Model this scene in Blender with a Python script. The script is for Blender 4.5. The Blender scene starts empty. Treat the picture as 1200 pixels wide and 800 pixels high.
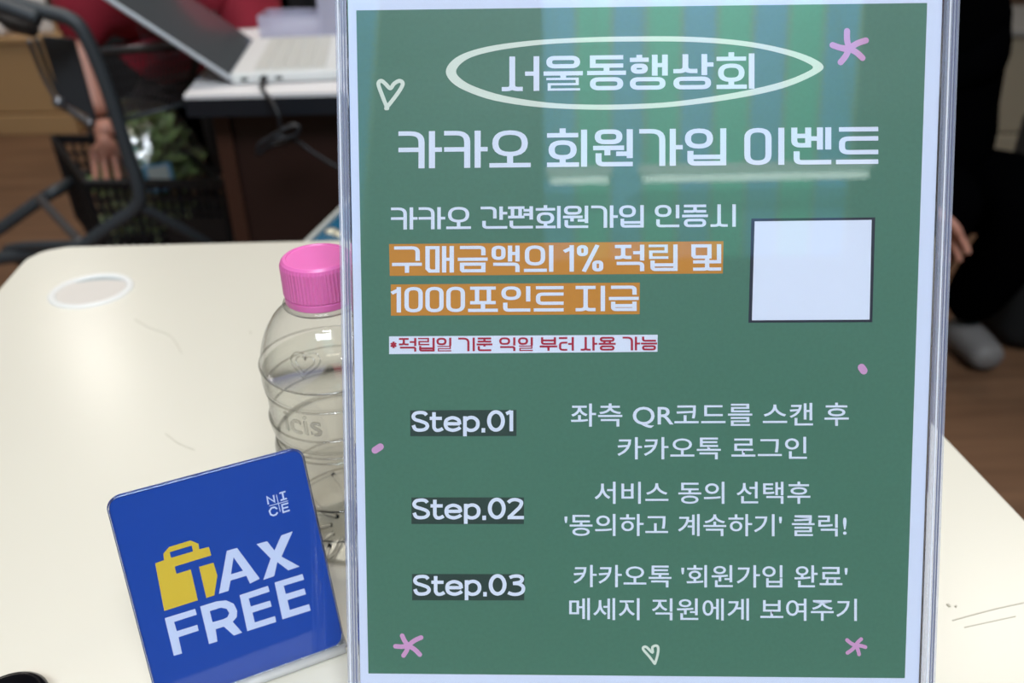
import bpy, bmesh, math, random
from mathutils import Vector, Matrix
from mathutils.geometry import tessellate_polygon
random.seed(7)
SC = bpy.context.scene
COL = SC.collection
PI = math.pi
# ------------------------------------------------------------------ camera
FPX = 1015.0
PITCH, ROLL = 0.50562, -0.01534
CZ = 1.0315
_F = Vector((0, math.cos(PITCH), -math.sin(PITCH)))
_U = Vector((0, math.sin(PITCH), math.cos(PITCH)))
_X = Vector((1, 0, 0))
CX = _X*math.cos(ROLL) + _U*math.sin(ROLL)
CU = -_X*math.sin(ROLL) + _U*math.cos(ROLL)
CAM = Vector((0, 0, CZ))
cd = bpy.data.cameras.new('camera')
cd.sensor_width = 36; cd.lens = FPX/1200*36; cd.clip_start = 0.01
cd.dof.use_dof = True; cd.dof.focus_distance = 0.318; cd.dof.aperture_fstop = 9.5
cam = bpy.data.objects.new('camera', cd); COL.objects.link(cam)
m = Matrix((CX, CU, -_F)).transposed().to_4x4(); m.translation = CAM
cam.matrix_world = m
SC.camera = cam
# ------------------------------------------------------------------ world, lights, exposure
SC.view_settings.view_transform = 'Standard'; SC.view_settings.look = 'None'
SC.view_settings.gamma = 1; SC.view_settings.use_curve_mapping = False
SC.view_settings.exposure = -0.2
w = bpy.data.worlds.new('world'); SC.world = w; w.use_nodes = True
w.node_tree.nodes['Background'].inputs[0].default_value = (0.9, 0.95, 1, 1)
w.node_tree.nodes['Background'].inputs[1].default_value = 0.2
def area(name, loc, target, sx, sy, power, rgb):
    l = bpy.data.lights.new(name, 'AREA'); l.shape = 'RECTANGLE'; l.size = sx; l.size_y = sy
    l.energy = power; l.color = rgb
    o = bpy.data.objects.new(name, l); COL.objects.link(o); o.location = loc
    o.rotation_euler = (Vector(target)-Vector(loc)).to_track_quat('-Z', 'Y').to_euler()
    return o
area('skylight', (0.3, -2.2, 4.85), (0, 0.3, 0.8), 3.0, 2.0, 355, (0.86, 0.92, 1.0))
area('ceiling_panel_near', (-1.3, 2.6, 4.85), (-1.3, 2.2, 0), 2.4, 1.2, 112, (1.0, 0.93, 0.84))
area('ceiling_panel_far', (1.6, 5.2, 4.85), (1.6, 5.2, 0), 2.4, 1.2, 38, (1.0, 0.93, 0.82))
area('ceiling_spot_left', (-2.34, 4.23, 2.9), (-0.28, 0.5, 0.74), 0.16, 0.16, 7, (1, 0.95, 0.88))
area('ceiling_spot_right', (1.77, 2.21, 2.9), (0.21, 0.26, 0.74), 0.30, 0.30, 9, (1, 0.95, 0.88))
area('added_banner_light', (0.7, -1.3, 4.6), (0.6, -3.0, 2.9), 1.6, 0.3, 150, (0.95, 0.98, 1.0))  # lamp added to brighten the striped banners for their mirror image

# ------------------------------------------------------------------ helpers
def s2l(c): return tuple(((x/255)/12.92 if x/255 <= 0.04045 else ((x/255+0.055)/1.055)**2.4) for x in c)
MATS = {}
def mat(name, rgb, rough=0.5, metal=0, noise=0.0, nscale=20, bump=0.0, **kw):
    if name in MATS: return MATS[name]
    M = bpy.data.materials.new(name); M.use_nodes = True
    nt = M.node_tree; b = nt.nodes['Principled BSDF']
    c = s2l(rgb)
    b.inputs['Base Color'].default_value = (*c, 1)
    b.inputs['Roughness'].default_value = rough; b.inputs['Metallic'].default_value = metal
    for k, v in kw.items():
        b.inputs[k.replace('_', ' ')].default_value = v
    if noise or bump:
        tc = nt.nodes.new('ShaderNodeTexCoord'); n = nt.nodes.new('ShaderNodeTexNoise')
        n.inputs['Scale'].default_value = nscale; n.inputs['Detail'].default_value = 4
        nt.links.new(tc.outputs['Object'], n.inputs['Vector'])
        if noise:
            r = nt.nodes.new('ShaderNodeMix'); r.data_type = 'RGBA'
            r.inputs[6].default_value = (*[x*(1-noise) for x in c], 1)
            r.inputs[7].default_value = (*[min(1, x*(1+noise)) for x in c], 1)
            nt.links.new(n.outputs['Fac'], r.inputs[0]); nt.links.new(r.outputs[2], b.inputs['Base Color'])
        if bump:
            bp = nt.nodes.new('ShaderNodeBump'); bp.inputs['Strength'].default_value = bump; bp.inputs['Distance'].default_value = 0.002
            nt.links.new(n.outputs['Fac'], bp.inputs['Height']); nt.links.new(bp.outputs[0], b.inputs['Normal'])
    MATS[name] = M
    return M
def clear_mat(name, tint=(1, 1, 1), ior=1.49, rough=0.01, bump=0.0, bscale=60, extra=0.0, edge=None):
    """thin clear plastic: straight transmission plus Fresnel gloss"""
    M = bpy.data.materials.new(name); M.use_nodes = True; nt = M.node_tree; nt.nodes.clear()
    o = nt.nodes.new('ShaderNodeOutputMaterial'); mx = nt.nodes.new('ShaderNodeMixShader')
    t = nt.nodes.new('ShaderNodeBsdfTransparent'); t.inputs[0].default_value = (*tint, 1)
    g = nt.nodes.new('ShaderNodeBsdfGlossy'); g.inputs['Roughness'].default_value = rough
    f0 = ((ior-1)/(ior+1))**2
    lw = nt.nodes.new('ShaderNodeLayerWeight'); lw.inputs[0].default_value = .5
    pw5 = nt.nodes.new('ShaderNodeMath'); pw5.operation = 'POWER'; pw5.inputs[1].default_value = 4.5
    f = nt.nodes.new('ShaderNodeMath'); f.operation = 'MULTIPLY_ADD'; f.inputs[1].default_value = 1-f0; f.inputs[2].default_value = f0
    nt.links.new(lw.outputs['Facing'], pw5.inputs[0]); nt.links.new(pw5.outputs[0], f.inputs[0])
    if bump:
        tc = nt.nodes.new('ShaderNodeTexCoord'); n = nt.nodes.new('ShaderNodeTexNoise'); n.inputs['Scale'].default_value = bscale
        bp = nt.nodes.new('ShaderNodeBump'); bp.inputs['Strength'].default_value = bump; bp.inputs['Distance'].default_value = 0.001
        nt.links.new(tc.outputs['Object'], n.inputs['Vector']); nt.links.new(n.outputs['Fac'], bp.inputs['Height'])
        nt.links.new(bp.outputs[0], g.inputs['Normal']); nt.links.new(bp.outputs[0], lw.inputs['Normal'])
    if edge is not None:   # longer way through the plastic at grazing view
        cr = nt.nodes.new('ShaderNodeMix'); cr.data_type = 'RGBA'; cr.inputs[6].default_value = (*tint, 1); cr.inputs[7].default_value = (*edge, 1)
        p3 = nt.nodes.new('ShaderNodeMath'); p3.operation = 'POWER'; p3.inputs[1].default_value = 2.2
        nt.links.new(lw.outputs['Facing'], p3.inputs[0]); nt.links.new(p3.outputs[0], cr.inputs[0]); nt.links.new(cr.outputs[2], t.inputs[0])
    a = nt.nodes.new('ShaderNodeMath'); a.operation = 'ADD'; a.inputs[1].default_value = extra; a.use_clamp = True
    nt.links.new(f.outputs[0], a.inputs[0]); nt.links.new(a.outputs[0], mx.inputs[0])
    nt.links.new(t.outputs[0], mx.inputs[1]); nt.links.new(g.outputs[0], mx.inputs[2]); nt.links.new(mx.outputs[0], o.inputs[0])
    MATS[name] = M
    return M
def glass_mat(name, rgb=(1, 1, 1), ior=1.49, rough=0.0):
    M = bpy.data.materials.new(name); M.use_nodes = True; nt = M.node_tree; nt.nodes.clear()
    o = nt.nodes.new('ShaderNodeOutputMaterial'); g = nt.nodes.new('ShaderNodeBsdfGlass')
    g.inputs['Color'].default_value = (*rgb, 1); g.inputs['IOR'].default_value = ior; g.inputs['Roughness'].default_value = rough
    nt.links.new(g.outputs[0], o.inputs[0]); MATS[name] = M
    return M
def link_mesh(name, me, material=None, parent=None, smooth=False):
    o = bpy.data.objects.new(name, me); COL.objects.link(o)
    if material: me.materials.append(material)
    if parent: o.parent = parent
    if smooth:
        for p in me.polygons: p.use_smooth = True
    return o
def obj(name, bm, material=None, parent=None, smooth=False):
    bmesh.ops.recalc_face_normals(bm, faces=bm.faces)
    me = bpy.data.meshes.new(name); bm.to_mesh(me); bm.free()
    return link_mesh(name, me, material, parent, smooth)
def empty(name, loc=(0, 0, 0), rot=None):
    o = bpy.data.objects.new(name, None); COL.objects.link(o); o.location = loc; o.empty_display_size = 0.02
    if rot is not None:
        mm = rot.to_4x4(); mm.translation = Vector(loc); o.matrix_world = mm
    return o
def tag(o, label, cat, group=None, kind=None):
    if label: o['label'] = label
    if cat: o['category'] = cat
    if group: o['group'] = group
    if kind: o['kind'] = kind
    return o
def at(px, py, z=None, y=None):
    v = CX*((px-600)/FPX) + CU*(-(py-400)/FPX) + _F
    t = (z-CZ)/v.z if z is not None else y/v.y
    return CAM + v*t
def box(bm, lo, hi, bevel=0.0, seg=2, M=None):
    lo = Vector(lo); hi = Vector(hi)
    r = bmesh.ops.create_cube(bm, size=1)
    vs = r['verts']
    for v in vs: v.co = Vector([lo[i]+(v.co[i]+.5)*(hi[i]-lo[i]) for i in range(3)])
    if bevel:
        es = list({e for v in vs for e in v.link_edges})
        r = bmesh.ops.bevel(bm, geom=es, offset=bevel, segments=seg, affect='EDGES', profile=.5)
        vs = list({v for f in r['faces'] for v in f.verts} | {v for v in vs if v.is_valid})
    if M is not None:
        for v in vs: v.co = M @ v.co
    return bm
def nb(): return bmesh.new()
def bxo(name, lo, hi, material, parent=None, bevel=0.0, M=None, smooth=False):
    return obj(name, box(nb(), lo, hi, bevel, 2, M), material, parent, smooth)
def catmull(P, n=8, closed=False):
    P = [Vector(p) for p in P]; N = len(P); out = []
    rng = range(N if closed else N-1)
    for i in rng:
        g = (lambda k: P[k % N]) if closed else (lambda k: P[max(0, min(N-1, k))])
        a, b, c, d = g(i-1), g(i), g(i+1), g(i+2)
        for k in range(n):
            t = k/n
            out.append(0.5*((2*b)+(c-a)*t+(2*a-5*b+4*c-d)*t*t+(3*b-a-3*c+d)*t**3))
    if not closed: out.append(P[-1])
    return out
def tube(bm, P, r, seg=8, closed=False):
    P = [Vector(p) for p in P]; N = len(P); rings = []; nrm = None
    for i, p in enumerate(P):
        a = P[i-1] if (i > 0 or closed) else p; b = P[(i+1) % N] if (i < N-1 or closed) else p
        t = (b-a).normalized()
        if nrm is None: nrm = t.orthogonal().normalized()
        else:
            nrm = (nrm - t*nrm.dot(t)).normalized()
        bn = t.cross(nrm)
        rr = r[i] if isinstance(r, (list, tuple)) else r
        rings.append([bm.verts.new(p + (nrm*math.cos(2*PI*k/seg)+bn*math.sin(2*PI*k/seg))*rr) for k in range(seg)])
    for i in range(N if closed else N-1):
        A, B = rings[i], rings[(i+1) % N]
        for k in range(seg): bm.faces.new((A[k], A[(k+1) % seg], B[(k+1) % seg], B[k]))
    if not closed:
        bm.faces.new(rings[0][::-1]); bm.faces.new(rings[-1])
    return bm
def lathe(bm, prof, seg=48, ripple=None, close=True):
    rings = []
    for i, (r, z) in enumerate(prof):
        ring = []
        for k in range(seg):
            a = 2*PI*k/seg
            rr = r if ripple is None else ripple(r, z, a, i)
            ring.append(bm.verts.new((rr*math.cos(a), rr*math.sin(a), z)))
        rings.append(ring)
    for A, B in zip(rings, rings[1:]):
        for k in range(seg): bm.faces.new((A[k], A[(k+1) % seg], B[(k+1) % seg], B[k]))
    if close:
        bm.faces.new(rings[0][::-1]); bm.faces.new(rings[-1])
    return bm
def rrect(x0, y0, x1, y1, r, n=6):
    out = []
    for cx, cy, a0 in ((x1-r, y1-r, 0), (x0+r, y1-r, PI/2), (x0+r, y0+r, PI), (x1-r, y0+r, 1.5*PI)):
        for k in range(n+1):
            a = a0+PI/2*k/n; out.append((cx+r*math.cos(a), cy+r*math.sin(a)))
    return out
def extrude_poly(bm, pts, z0, z1, M=None):
    A = [bm.verts.new((x, y, z0)) for x, y in pts]; B = [bm.verts.new((x, y, z1)) for x, y in pts]
    bm.faces.new(A[::-1]); bm.faces.new(B); n = len(pts)
    for i in range(n): bm.faces.new((A[i], A[(i+1) % n], B[(i+1) % n], B[i]))
    if M is not None:
        for v in A+B: v.co = M @ v.co
    return bm
def skin(name, V, E, R, material, parent=None, sub=2):
    me = bpy.data.meshes.new(name); me.from_pydata([tuple(v) for v in V], E, []); me.update()
    o = bpy.data.objects.new(name, me); COL.objects.link(o)
    o.modifiers.new('skin', 'SKIN')
    sv = me.skin_vertices[0].data
    for i, r in enumerate(R):
        sv[i].radius = (r, r) if not isinstance(r, tuple) else r
        sv[i].use_root = (i == 0)
    s = o.modifiers.new('sub', 'SUBSURF'); s.levels = sub; s.render_levels = sub
    bpy.context.view_layer.update()
    dg = bpy.context.evaluated_depsgraph_get()
    nm = bpy.data.meshes.new_from_object(o.evaluated_get(dg))
    bpy.data.objects.remove(o); bpy.data.meshes.remove(me)
    nm.name = name
    nm.materials.clear()
    return link_mesh(name, nm, material, parent, True)

# ------------------------------------------------------------------ print on a flat sheet
class Sheet:
    """A flat printed sheet standing in the scene: maps a measured spot of the print to the sheet's own plane."""
    def __init__(s, origin, r, u, n):
        s.o, s.r, s.u, s.n = Vector(origin), Vector(r), Vector(u), Vector(n)
    def uv(s, px, py):
        v = CX*((px-600)/FPX) + CU*(-(py-400)/FPX) + _F
        t = (s.o-CAM).dot(s.n)/v.dot(s.n); P = CAM+v*t-s.o
        return P.dot(s.r), P.dot(s.u)
    def mat3(s): return Matrix((s.r, s.u, s.n)).transposed()
def flat(name, sheet, polys, z, material, parent):
    """polys: list of (outer, [holes]) in photo coordinates"""
    vs, fs = [], []
    for pi_, (outer, holes) in enumerate(polys):
        zz_ = z+(pi_ % 60)*1.0e-6
        loops = [[Vector((*sheet.uv(*p), 0)) for p in outer]]+[[Vector((*sheet.uv(*p), 0)) for p in h] for h in holes]
        allp = [p for l in loops for p in l]; base = len(vs)
        vs += [(p.x, p.y, zz_) for p in allp]
        for a, b, c in tessellate_polygon(loops):
            A, B, C = allp[a], allp[b], allp[c]
            cr = (B-A).cross(C-A).z
            if abs(cr) < 1e-14: continue
            fs.append((base+a, base+b, base+c) if cr > 0 else (base+a, base+c, base+b))
    me = bpy.data.meshes.new(name); me.from_pydata(vs, [], fs); me.update()
    return link_mesh(name, me, material, parent)
def stroke(pts, w, closed=False, rnd=0.0, cap=False, ax=1.0):
    """ribbon outline (list of polys) of a polyline; ax squeezes x so uprights can be wider than bars"""
    P = [Vector((p[0]/ax, p[1])) for p in pts]; N = len(P)
    if rnd:
        Q = []
        for i, p in enumerate(P):
            if not closed and i in (0, N-1): Q.append(p); continue
            a, b = P[i-1], P[(i+1) % N]
            r = min(rnd, (a-p).length*.5, (b-p).length*.5)
            s_, e_ = p+(a-p).normalized()*r, p+(b-p).normalized()*r
            for k in range(6):
                t = k/5; Q.append((1-t)**2*s_+2*t*(1-t)*p+t*t*e_)
        P = Q; N = len(P)
    L, R = [], []
    for i, p in enumerate(P):
        a = P[i-1] if (i or closed) else None; b = P[(i+1) % N] if (i < N-1 or closed) else None
        d1 = (p-a).normalized() if a is not None and (p-a).length > 1e-9 else None
        d2 = (b-p).normalized() if b is not None and (b-p).length > 1e-9 else None
        if d1 is None: d1 = d2
        if d2 is None: d2 = d1
        n1 = Vector((-d1.y, d1.x)); n2 = Vector((-d2.y, d2.x)); mm = (n1+n2)
        mm = mm.normalized() if mm.length > 1e-6 else n1
        k = min(1.6, 1/max(.3, mm.dot(n1)))
        L.append(p+mm*w/2*k); R.append(p-mm*w/2*k)
    polys = []
    for i in range(N if closed else N-1):
        j = (i+1) % N
        polys.append(([(q.x*ax, q.y) for q in (L[i], L[j], R[j], R[i])], []))
    if cap:
        for c in ((P[0], P[-1]) if not closed else ()):
            polys.append(([((c.x+w/2*math.cos(2*PI*k/14))*ax, c.y+w/2*math.sin(2*PI*k/14)) for k in range(14)], []))
        for c in P[1:-1]:
            polys.append(([((c.x+w/2*math.cos(2*PI*k/10))*ax, c.y+w/2*math.sin(2*PI*k/10)) for k in range(10)], []))
    return polys

# ---- stroke built Hangul for the square display lettering
CHO = 'ㄱㄲㄴㄷㄸㄹㅁㅂㅃㅅㅆㅇㅈㅉㅊㅋㅌㅍㅎ'
JUNG = 'ㅏㅐㅑㅒㅓㅔㅕㅖㅗㅘㅙㅚㅛㅜㅝㅞㅟㅠㅡㅢㅣ'
JONG = ['', 'ㄱ', 'ㄲ', 'ㄳ', 'ㄴ', 'ㄵ', 'ㄶ', 'ㄷ', 'ㄹ', 'ㄺ', 'ㄻ', 'ㄼ', 'ㄽ', 'ㄾ', 'ㄿ', 'ㅀ', 'ㅁ', 'ㅂ', 'ㅄ', 'ㅅ', 'ㅆ', 'ㅇ', 'ㅈ', 'ㅊ', 'ㅋ', 'ㅌ', 'ㅍ', 'ㅎ']
class Display:
    def __init__(s, th, ax): s.t, s.ax, s.out = th, ax, []
    def S(s, pts, rnd=0, closed=False): s.out += stroke(pts, s.t, closed, rnd, False, s.ax)
    def jamo(s, j, x0, y0, x1, y1):
        t, tv = s.t, s.t*s.ax; a, b, c, d = x0+tv/2, y0+t/2, x1-tv/2, y1-t/2
        if j == 'ㄹ' and (y1-y0) < 5.6*t:
            t0 = s.t; s.t = t = (y1-y0)/5.6; b, d = y0+t/2, y1-t/2; s.S([(x0, b), (c, b), (c, (y0+y1)/2), (a, (y0+y1)/2), (a, d), (x1, d)], 0); s.t = t0; return
        R = (y1-y0)*.30; mx, my = (x0+x1)/2, (y0+y1)/2
        if j == 'ㄱ': s.S([(x0, b), (c, b), (c, y1)], R)
        elif j == 'ㅋ': s.S([(x0, b), (c, b), (c, y1)], R); s.S([(x0, my), (c, my)])
        elif j == 'ㄴ': s.S([(a, y0), (a, d), (x1, d)], R)
        elif j == 'ㄷ': s.S([(x1, b), (a, b), (a, d), (x1, d)], 0)
        elif j == 'ㄹ': s.S([(x0, b), (c, b), (c, my), (a, my), (a, d), (x1, d)], 0)
        elif j == 'ㅁ': s.S([(a, b), (c, b), (c, d), (a+R*.3, d), (a, d-R*.3)], 0, True)
        elif j == 'ㅂ':
            s.S([(a, y0), (a, d), (c, d)], R*.8); s.S([(c, y0), (c, y1)]); q = y0+(y1-y0)*.42; s.S([(a, q), (c, q)])
        elif j == 'ㅅ': s.S([(x0, d), (mx, d), (mx, y0)], R*.8); s.S([(x1, d), (mx, d), (mx, y0)], R*.8)
        elif j == 'ㅈ':
            s.S([(x0, b), (x1, b)]); s.S([(x0, d), (mx, d), (mx, b)], R*.8); s.S([(x1, d), (mx, d), (mx, b)], R*.8)
        elif j == 'ㅊ':
            h = (y1-y0)*.17; s.S([(mx, y0), (mx, y0+h)]); s.jamo('ㅈ', x0, y0+h, x1, y1)
        elif j == 'ㅌ':
            q = y0+(y1-y0)*.34+t/2; s.S([(x0, b), (x1, b)]); s.S([(x1, q), (a, q), (a, d), (x1, d)], R*.6)
        elif j == 'ㅍ':
            s.S([(x0, b), (x1, b)]); s.S([(x0, d), (x1, d)]); w_ = (x1-x0)*.27
            s.S([(x0+w_, b), (x0+w_, d)]); s.S([(x1-w_, b), (x1-w_, d)])
        elif j == 'ㅇ': s.S([(a, b), (c, b), (c, d), (a, d)], min((y1-y0), (x1-x0)/s.ax)*.42, True)
        elif j == 'ㅎ':
            h = (y1-y0)*.15; s.S([(mx, y0), (mx, y0+h)]); q = y0+h+t/2; s.S([(x0, q), (x1, q)])
            e = (x1-x0)*.05; s.jamo('ㅇ', x0+e, q+t/2+(y1-y0)*.09, x1-e, y1)
    def syl(s, ch, x0, y0, x1, y1):
        k = ord(ch)-0xAC00; L, V, T = CHO[k//588], JUNG[k % 588//28], JONG[k % 28]
        W, H = x1-x0, y1-y0; t, tv = s.t, s.t*s.ax
        X = lambda f: x0+W*f
        Y = lambda f: y0+H*f
        if V in 'ㅏㅐㅓㅔㅕㅣ':
            e = .60 if T else 1.0
            wi = {'ㅏ': .60, 'ㅓ': .60, 'ㅣ': .68, 'ㅐ': .50, 'ㅔ': .50, 'ㅕ': .66}[V]
            iy = .54 if T else 1.0
            if L in 'ㅇㄱㅂㄹㅅㅈ' and not T: iy = 1.0
            ix0 = x0
            if V == 'ㅣ': s.jamo(L, ix0, y0, X(wi), Y(iy)); s.S([(x1-tv/2, y0), (x1-tv/2, Y(e))])
            elif V == 'ㅏ':
                s.jamo(L, ix0, y0, X(wi), Y(iy)); vx = X(.70)+tv/2; s.S([(vx, y0), (vx, Y(e))]); q = Y(e*.50); s.S([(vx, q), (x1, q)])
            elif V in 'ㅓㅕ':
                s.jamo(L, ix0, y0, X(wi)-(W*.04 if V == 'ㅓ' else 0), Y(iy)); vx = x1-tv/2; s.S([(vx, y0), (vx, Y(e))])
                q0 = X(.62) if L != 'ㄷ' else X(.3)
                for q in ((e*.50,) if V == 'ㅓ' else (e*.30, e*.62)): s.S([(q0, Y(q)), (vx, Y(q))])
            elif V == 'ㅐ':
                s.jamo(L, ix0, y0, X(wi), Y(iy)); v1 = X(.58)+tv/2; v2 = x1-tv/2
                s.S([(v1, y0), (v1, Y(e))]); s.S([(v2, y0), (v2, Y(e))]); s.S([(v1, Y(e*.5)), (v2, Y(e*.5))])
            elif V == 'ㅔ':
                s.jamo(L, ix0, y0, X(wi), Y(iy)); v1 = X(.66)+tv/2-W*.02; v2 = x1-tv/2
                s.S([(v1, y0), (v1, Y(e))]); s.S([(v2, y0), (v2, Y(e))]); s.S([(X(.45), Y(e*.5)), (v1, Y(e*.5))])
            if T:
                fx = X(.06)
                f0 = .64
                if T == 'ㅇ': s.jamo(T, X(.0), Y(f0), X(.94), y1)
                elif T in 'ㄹㅊ': s.jamo(T, fx, Y(.60 if T == 'ㄹ' else .52), x1, y1)
                else: s.jamo(T, fx, Y(f0-(.04 if T == 'ㅂ' else 0)), x1, y1)
        elif V in 'ㅗㅜㅡㅛ':
            p = W*.07
            if not T:
                if V == 'ㅗ':
                    s.jamo(L, x0+p, y0, x1-p, Y(.70)); s.S([(X(.5), Y(.70)-t), (X(.5), y1)]); s.S([(x0, y1-t/2), (x1, y1-t/2)])
                elif V == 'ㅡ':
                    s.jamo(L, x0+p, y0, x1, Y(.74)); s.S([(x0, y1-t/2), (x1, y1-t/2)])
                else:
                    s.jamo(L, x0+p, y0, x1-p, Y(.55)); s.S([(x0, Y(.68)), (x1, Y(.68))]); s.S([(X(.5), Y(.68)), (X(.5), y1)])
            else:
                s.jamo(L, x0+p, y0, x1-p, Y(.36)); q = Y(.505)
                s.S([(x0, q), (x1, q)])
                if V == 'ㅛ': s.S([(X(.34), Y(.33)), (X(.34), q)]); s.S([(X(.66), Y(.33)), (X(.66), q)])
                if V == 'ㅗ': s.S([(X(.5), Y(.33)), (X(.5), q)])
                if V == 'ㅜ': s.S([(X(.5), q), (X(.5), Y(.66))])
                s.jamo(T, x0+p, Y(.63), x1-p, y1)
        else:
            s.S([(x1-tv/2, y0), (x1-tv/2, Y(1.0 if not T else .78))])
            if V == 'ㅚ':
                s.jamo(L, x0, y0-H*.04, X(.78), Y(.80)); s.S([(X(.39), Y(.74)), (X(.39), y1)]); s.S([(x0, y1-t/2), (X(.80), y1-t/2)])
            elif V == 'ㅢ':
                s.jamo(L, X(.03), y0, X(.72), Y(.76)); s.S([(x0, y1-t/2), (X(.78), y1-t/2)])
            elif V == 'ㅝ':
                s.jamo(L, X(.04), y0, X(.74), Y(.40)); s.S([(x0, Y(.50)), (X(.78), Y(.50))]); s.S([(X(.36), Y(.50)), (X(.36), Y(.70))])
                s.S([(X(.58), Y(.66)), (x1-tv/2, Y(.66))]); s.jamo(T, X(.06), Y(.64), x1, y1)
    def glyph(s, ch, x0, y0, x1, y1):
        t, tv = s.t, s.t*s.ax; H = y1-y0
        if ch == '0': s.S([(x0+tv/2, y0+t/2), (x1-tv/2, y0+t/2), (x1-tv/2, y1-t/2), (x0+tv/2, y1-t/2)], H*.32, True)
        elif ch == '1': s.S([(x1-tv/2, y0), (x1-tv/2, y1)]); s.S([(x0, y0+H*.24), (x1-tv*.4, y0+H*.10)])
        elif ch == '%':
            W = x1-x0
            for a, b in ((x0, y0), (x1-W*.42, y1-H*.42)):
                s.S([(a+tv/2, b+t/2), (a+W*.42-tv/2, b+t/2), (a+W*.42-tv/2, b+H*.42-t/2), (a+tv/2, b+H*.42-t/2)], H*.16, True)
            s.S([(x0+W*.26, y1), (x1-W*.22, y0)])
        elif ch == '*':
            cx, cy, r = (x0+x1)/2, (y0+y1)/2, (x1-x0)/2
            for k in range(3):
                a = PI/6+k*PI/3; s.S([(cx-r*math.cos(a), cy-r*math.sin(a)), (cx+r*math.cos(a), cy+r*math.sin(a))])
        else: s.syl(ch, x0, y0, x1, y1)
def display_line(items, yl, yr, th, ax):
    """items (char, x0, x1); yl/yr = (x, top, bottom) at the two ends of the line"""
    D = Display(th, ax)
    out = []
    for ch, x0, x1 in items:
        D.out = []
        f = ((x0+x1)/2-yl[0])/(yr[0]-yl[0]); y0 = yl[1]+(yr[1]-yl[1])*f; y1 = yl[2]+(yr[2]-yl[2])*f
        if ch == '*': y0, y1 = y0+2, y1-2
        sl = (yr[2]-yl[2])/(yr[0]-yl[0]); xm = (x0+x1)/2
        D.glyph(ch, x0, y0, x1, y1)
        out += [([(p[0], p[1]+(p[0]-xm)*sl) for p in o_], h_) for o_, h_ in D.out]
    return out
def font_line(name, sheet, text, x0, x1, yt_l, yb_l, yt_r, yb_r, z, material, parent, off=0.0):
    """built-in font outline fitted to its measured place on the sheet"""
    cu = bpy.data.curves.new(name, 'FONT'); cu.body = text; cu.offset = off; cu.resolution_u = 4; cu.space_character = 1.0
    cu.fill_mode = 'FRONT'
    o = bpy.data.objects.new(name, cu); COL.objects.link(o); bpy.context.view_layer.update()
    me = bpy.data.meshes.new_from_object(o.evaluated_get(bpy.context.evaluated_depsgraph_get()))
    bpy.data.objects.remove(o); bpy.data.curves.remove(cu)
    xs = [v.co.x for v in me.vertices]; ys = [v.co.y for v in me.vertices]
    ax, bx, ay, by = min(xs), max(xs), min(ys), max(ys)
    for v in me.vertices:
        fx = (v.co.x-ax)/(bx-ax); fy = (v.co.y-ay)/(by-ay)
        px = x0+(x1-x0)*fx; top = yt_l+(yt_r-yt_l)*fx; bot = yb_l+(yb_r-yb_l)*fx
        v.co = Vector((*sheet.uv(px, bot+(top-bot)*fy), z))
    me.materials.clear(); me.name = name
    return link_mesh(name, me, material, parent)

# ================================================================== the setting
def wood_floor():
    M = bpy.data.materials.new('floor_wood'); M.use_nodes = True; nt = M.node_tree; b = nt.nodes['Principled BSDF']
    tc = nt.nodes.new('ShaderNodeTexCoord'); mp = nt.nodes.new('ShaderNodeMapping'); mp.inputs['Scale'].default_value = (0.8, 9, 1)
    n = nt.nodes.new('ShaderNodeTexNoise'); n.inputs['Scale'].default_value = 3; n.inputs['Detail'].default_value = 6
    r = nt.nodes.new('ShaderNodeValToRGB')
    r.color_ramp.elements[0].color = (*s2l((74, 50, 36)), 1); r.color_ramp.elements[1].color = (*s2l((132, 98, 72)), 1)
    nt.links.new(tc.outputs['Object'], mp.inputs[0]); nt.links.new(mp.outputs[0], n.inputs['Vector'])
    nt.links.new(n.outputs['Fac'], r.inputs[0]); nt.links.new(r.outputs[0], b.inputs['Base Color']); b.inputs['Roughness'].default_value = .45
    return M
fl = nb(); box(fl, (-6, -5, -.05), (6, 9, 0)); floor = obj('floor', fl, wood_floor()); tag(floor, None, None, None, 'structure')
wallm = mat('wall_paint', (120, 118, 114), .8, noise=.05, nscale=2)
ceilm = mat('ceiling_paint', (150, 148, 145), .8, noise=.05, nscale=2)
for nm, lo, hi in (('wall_back', (-6, 8.9, 0), (6, 9, 5)), ('wall_front', (-6, -5, 0), (6, -4.9, 5)),
                   ('wall_left', (-6, -4.9, 0), (-5.9, 8.9, 5)), ('wall_right', (5.9, -4.9, 0), (6, 8.9, 5))):
    tag(bxo(nm, lo, hi, wallm), None, None, None, 'structure')
tag(bxo('ceiling', (-6, -5, 5), (6, 9, 5.1), ceilm), None, None, None, 'structure')

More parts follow.
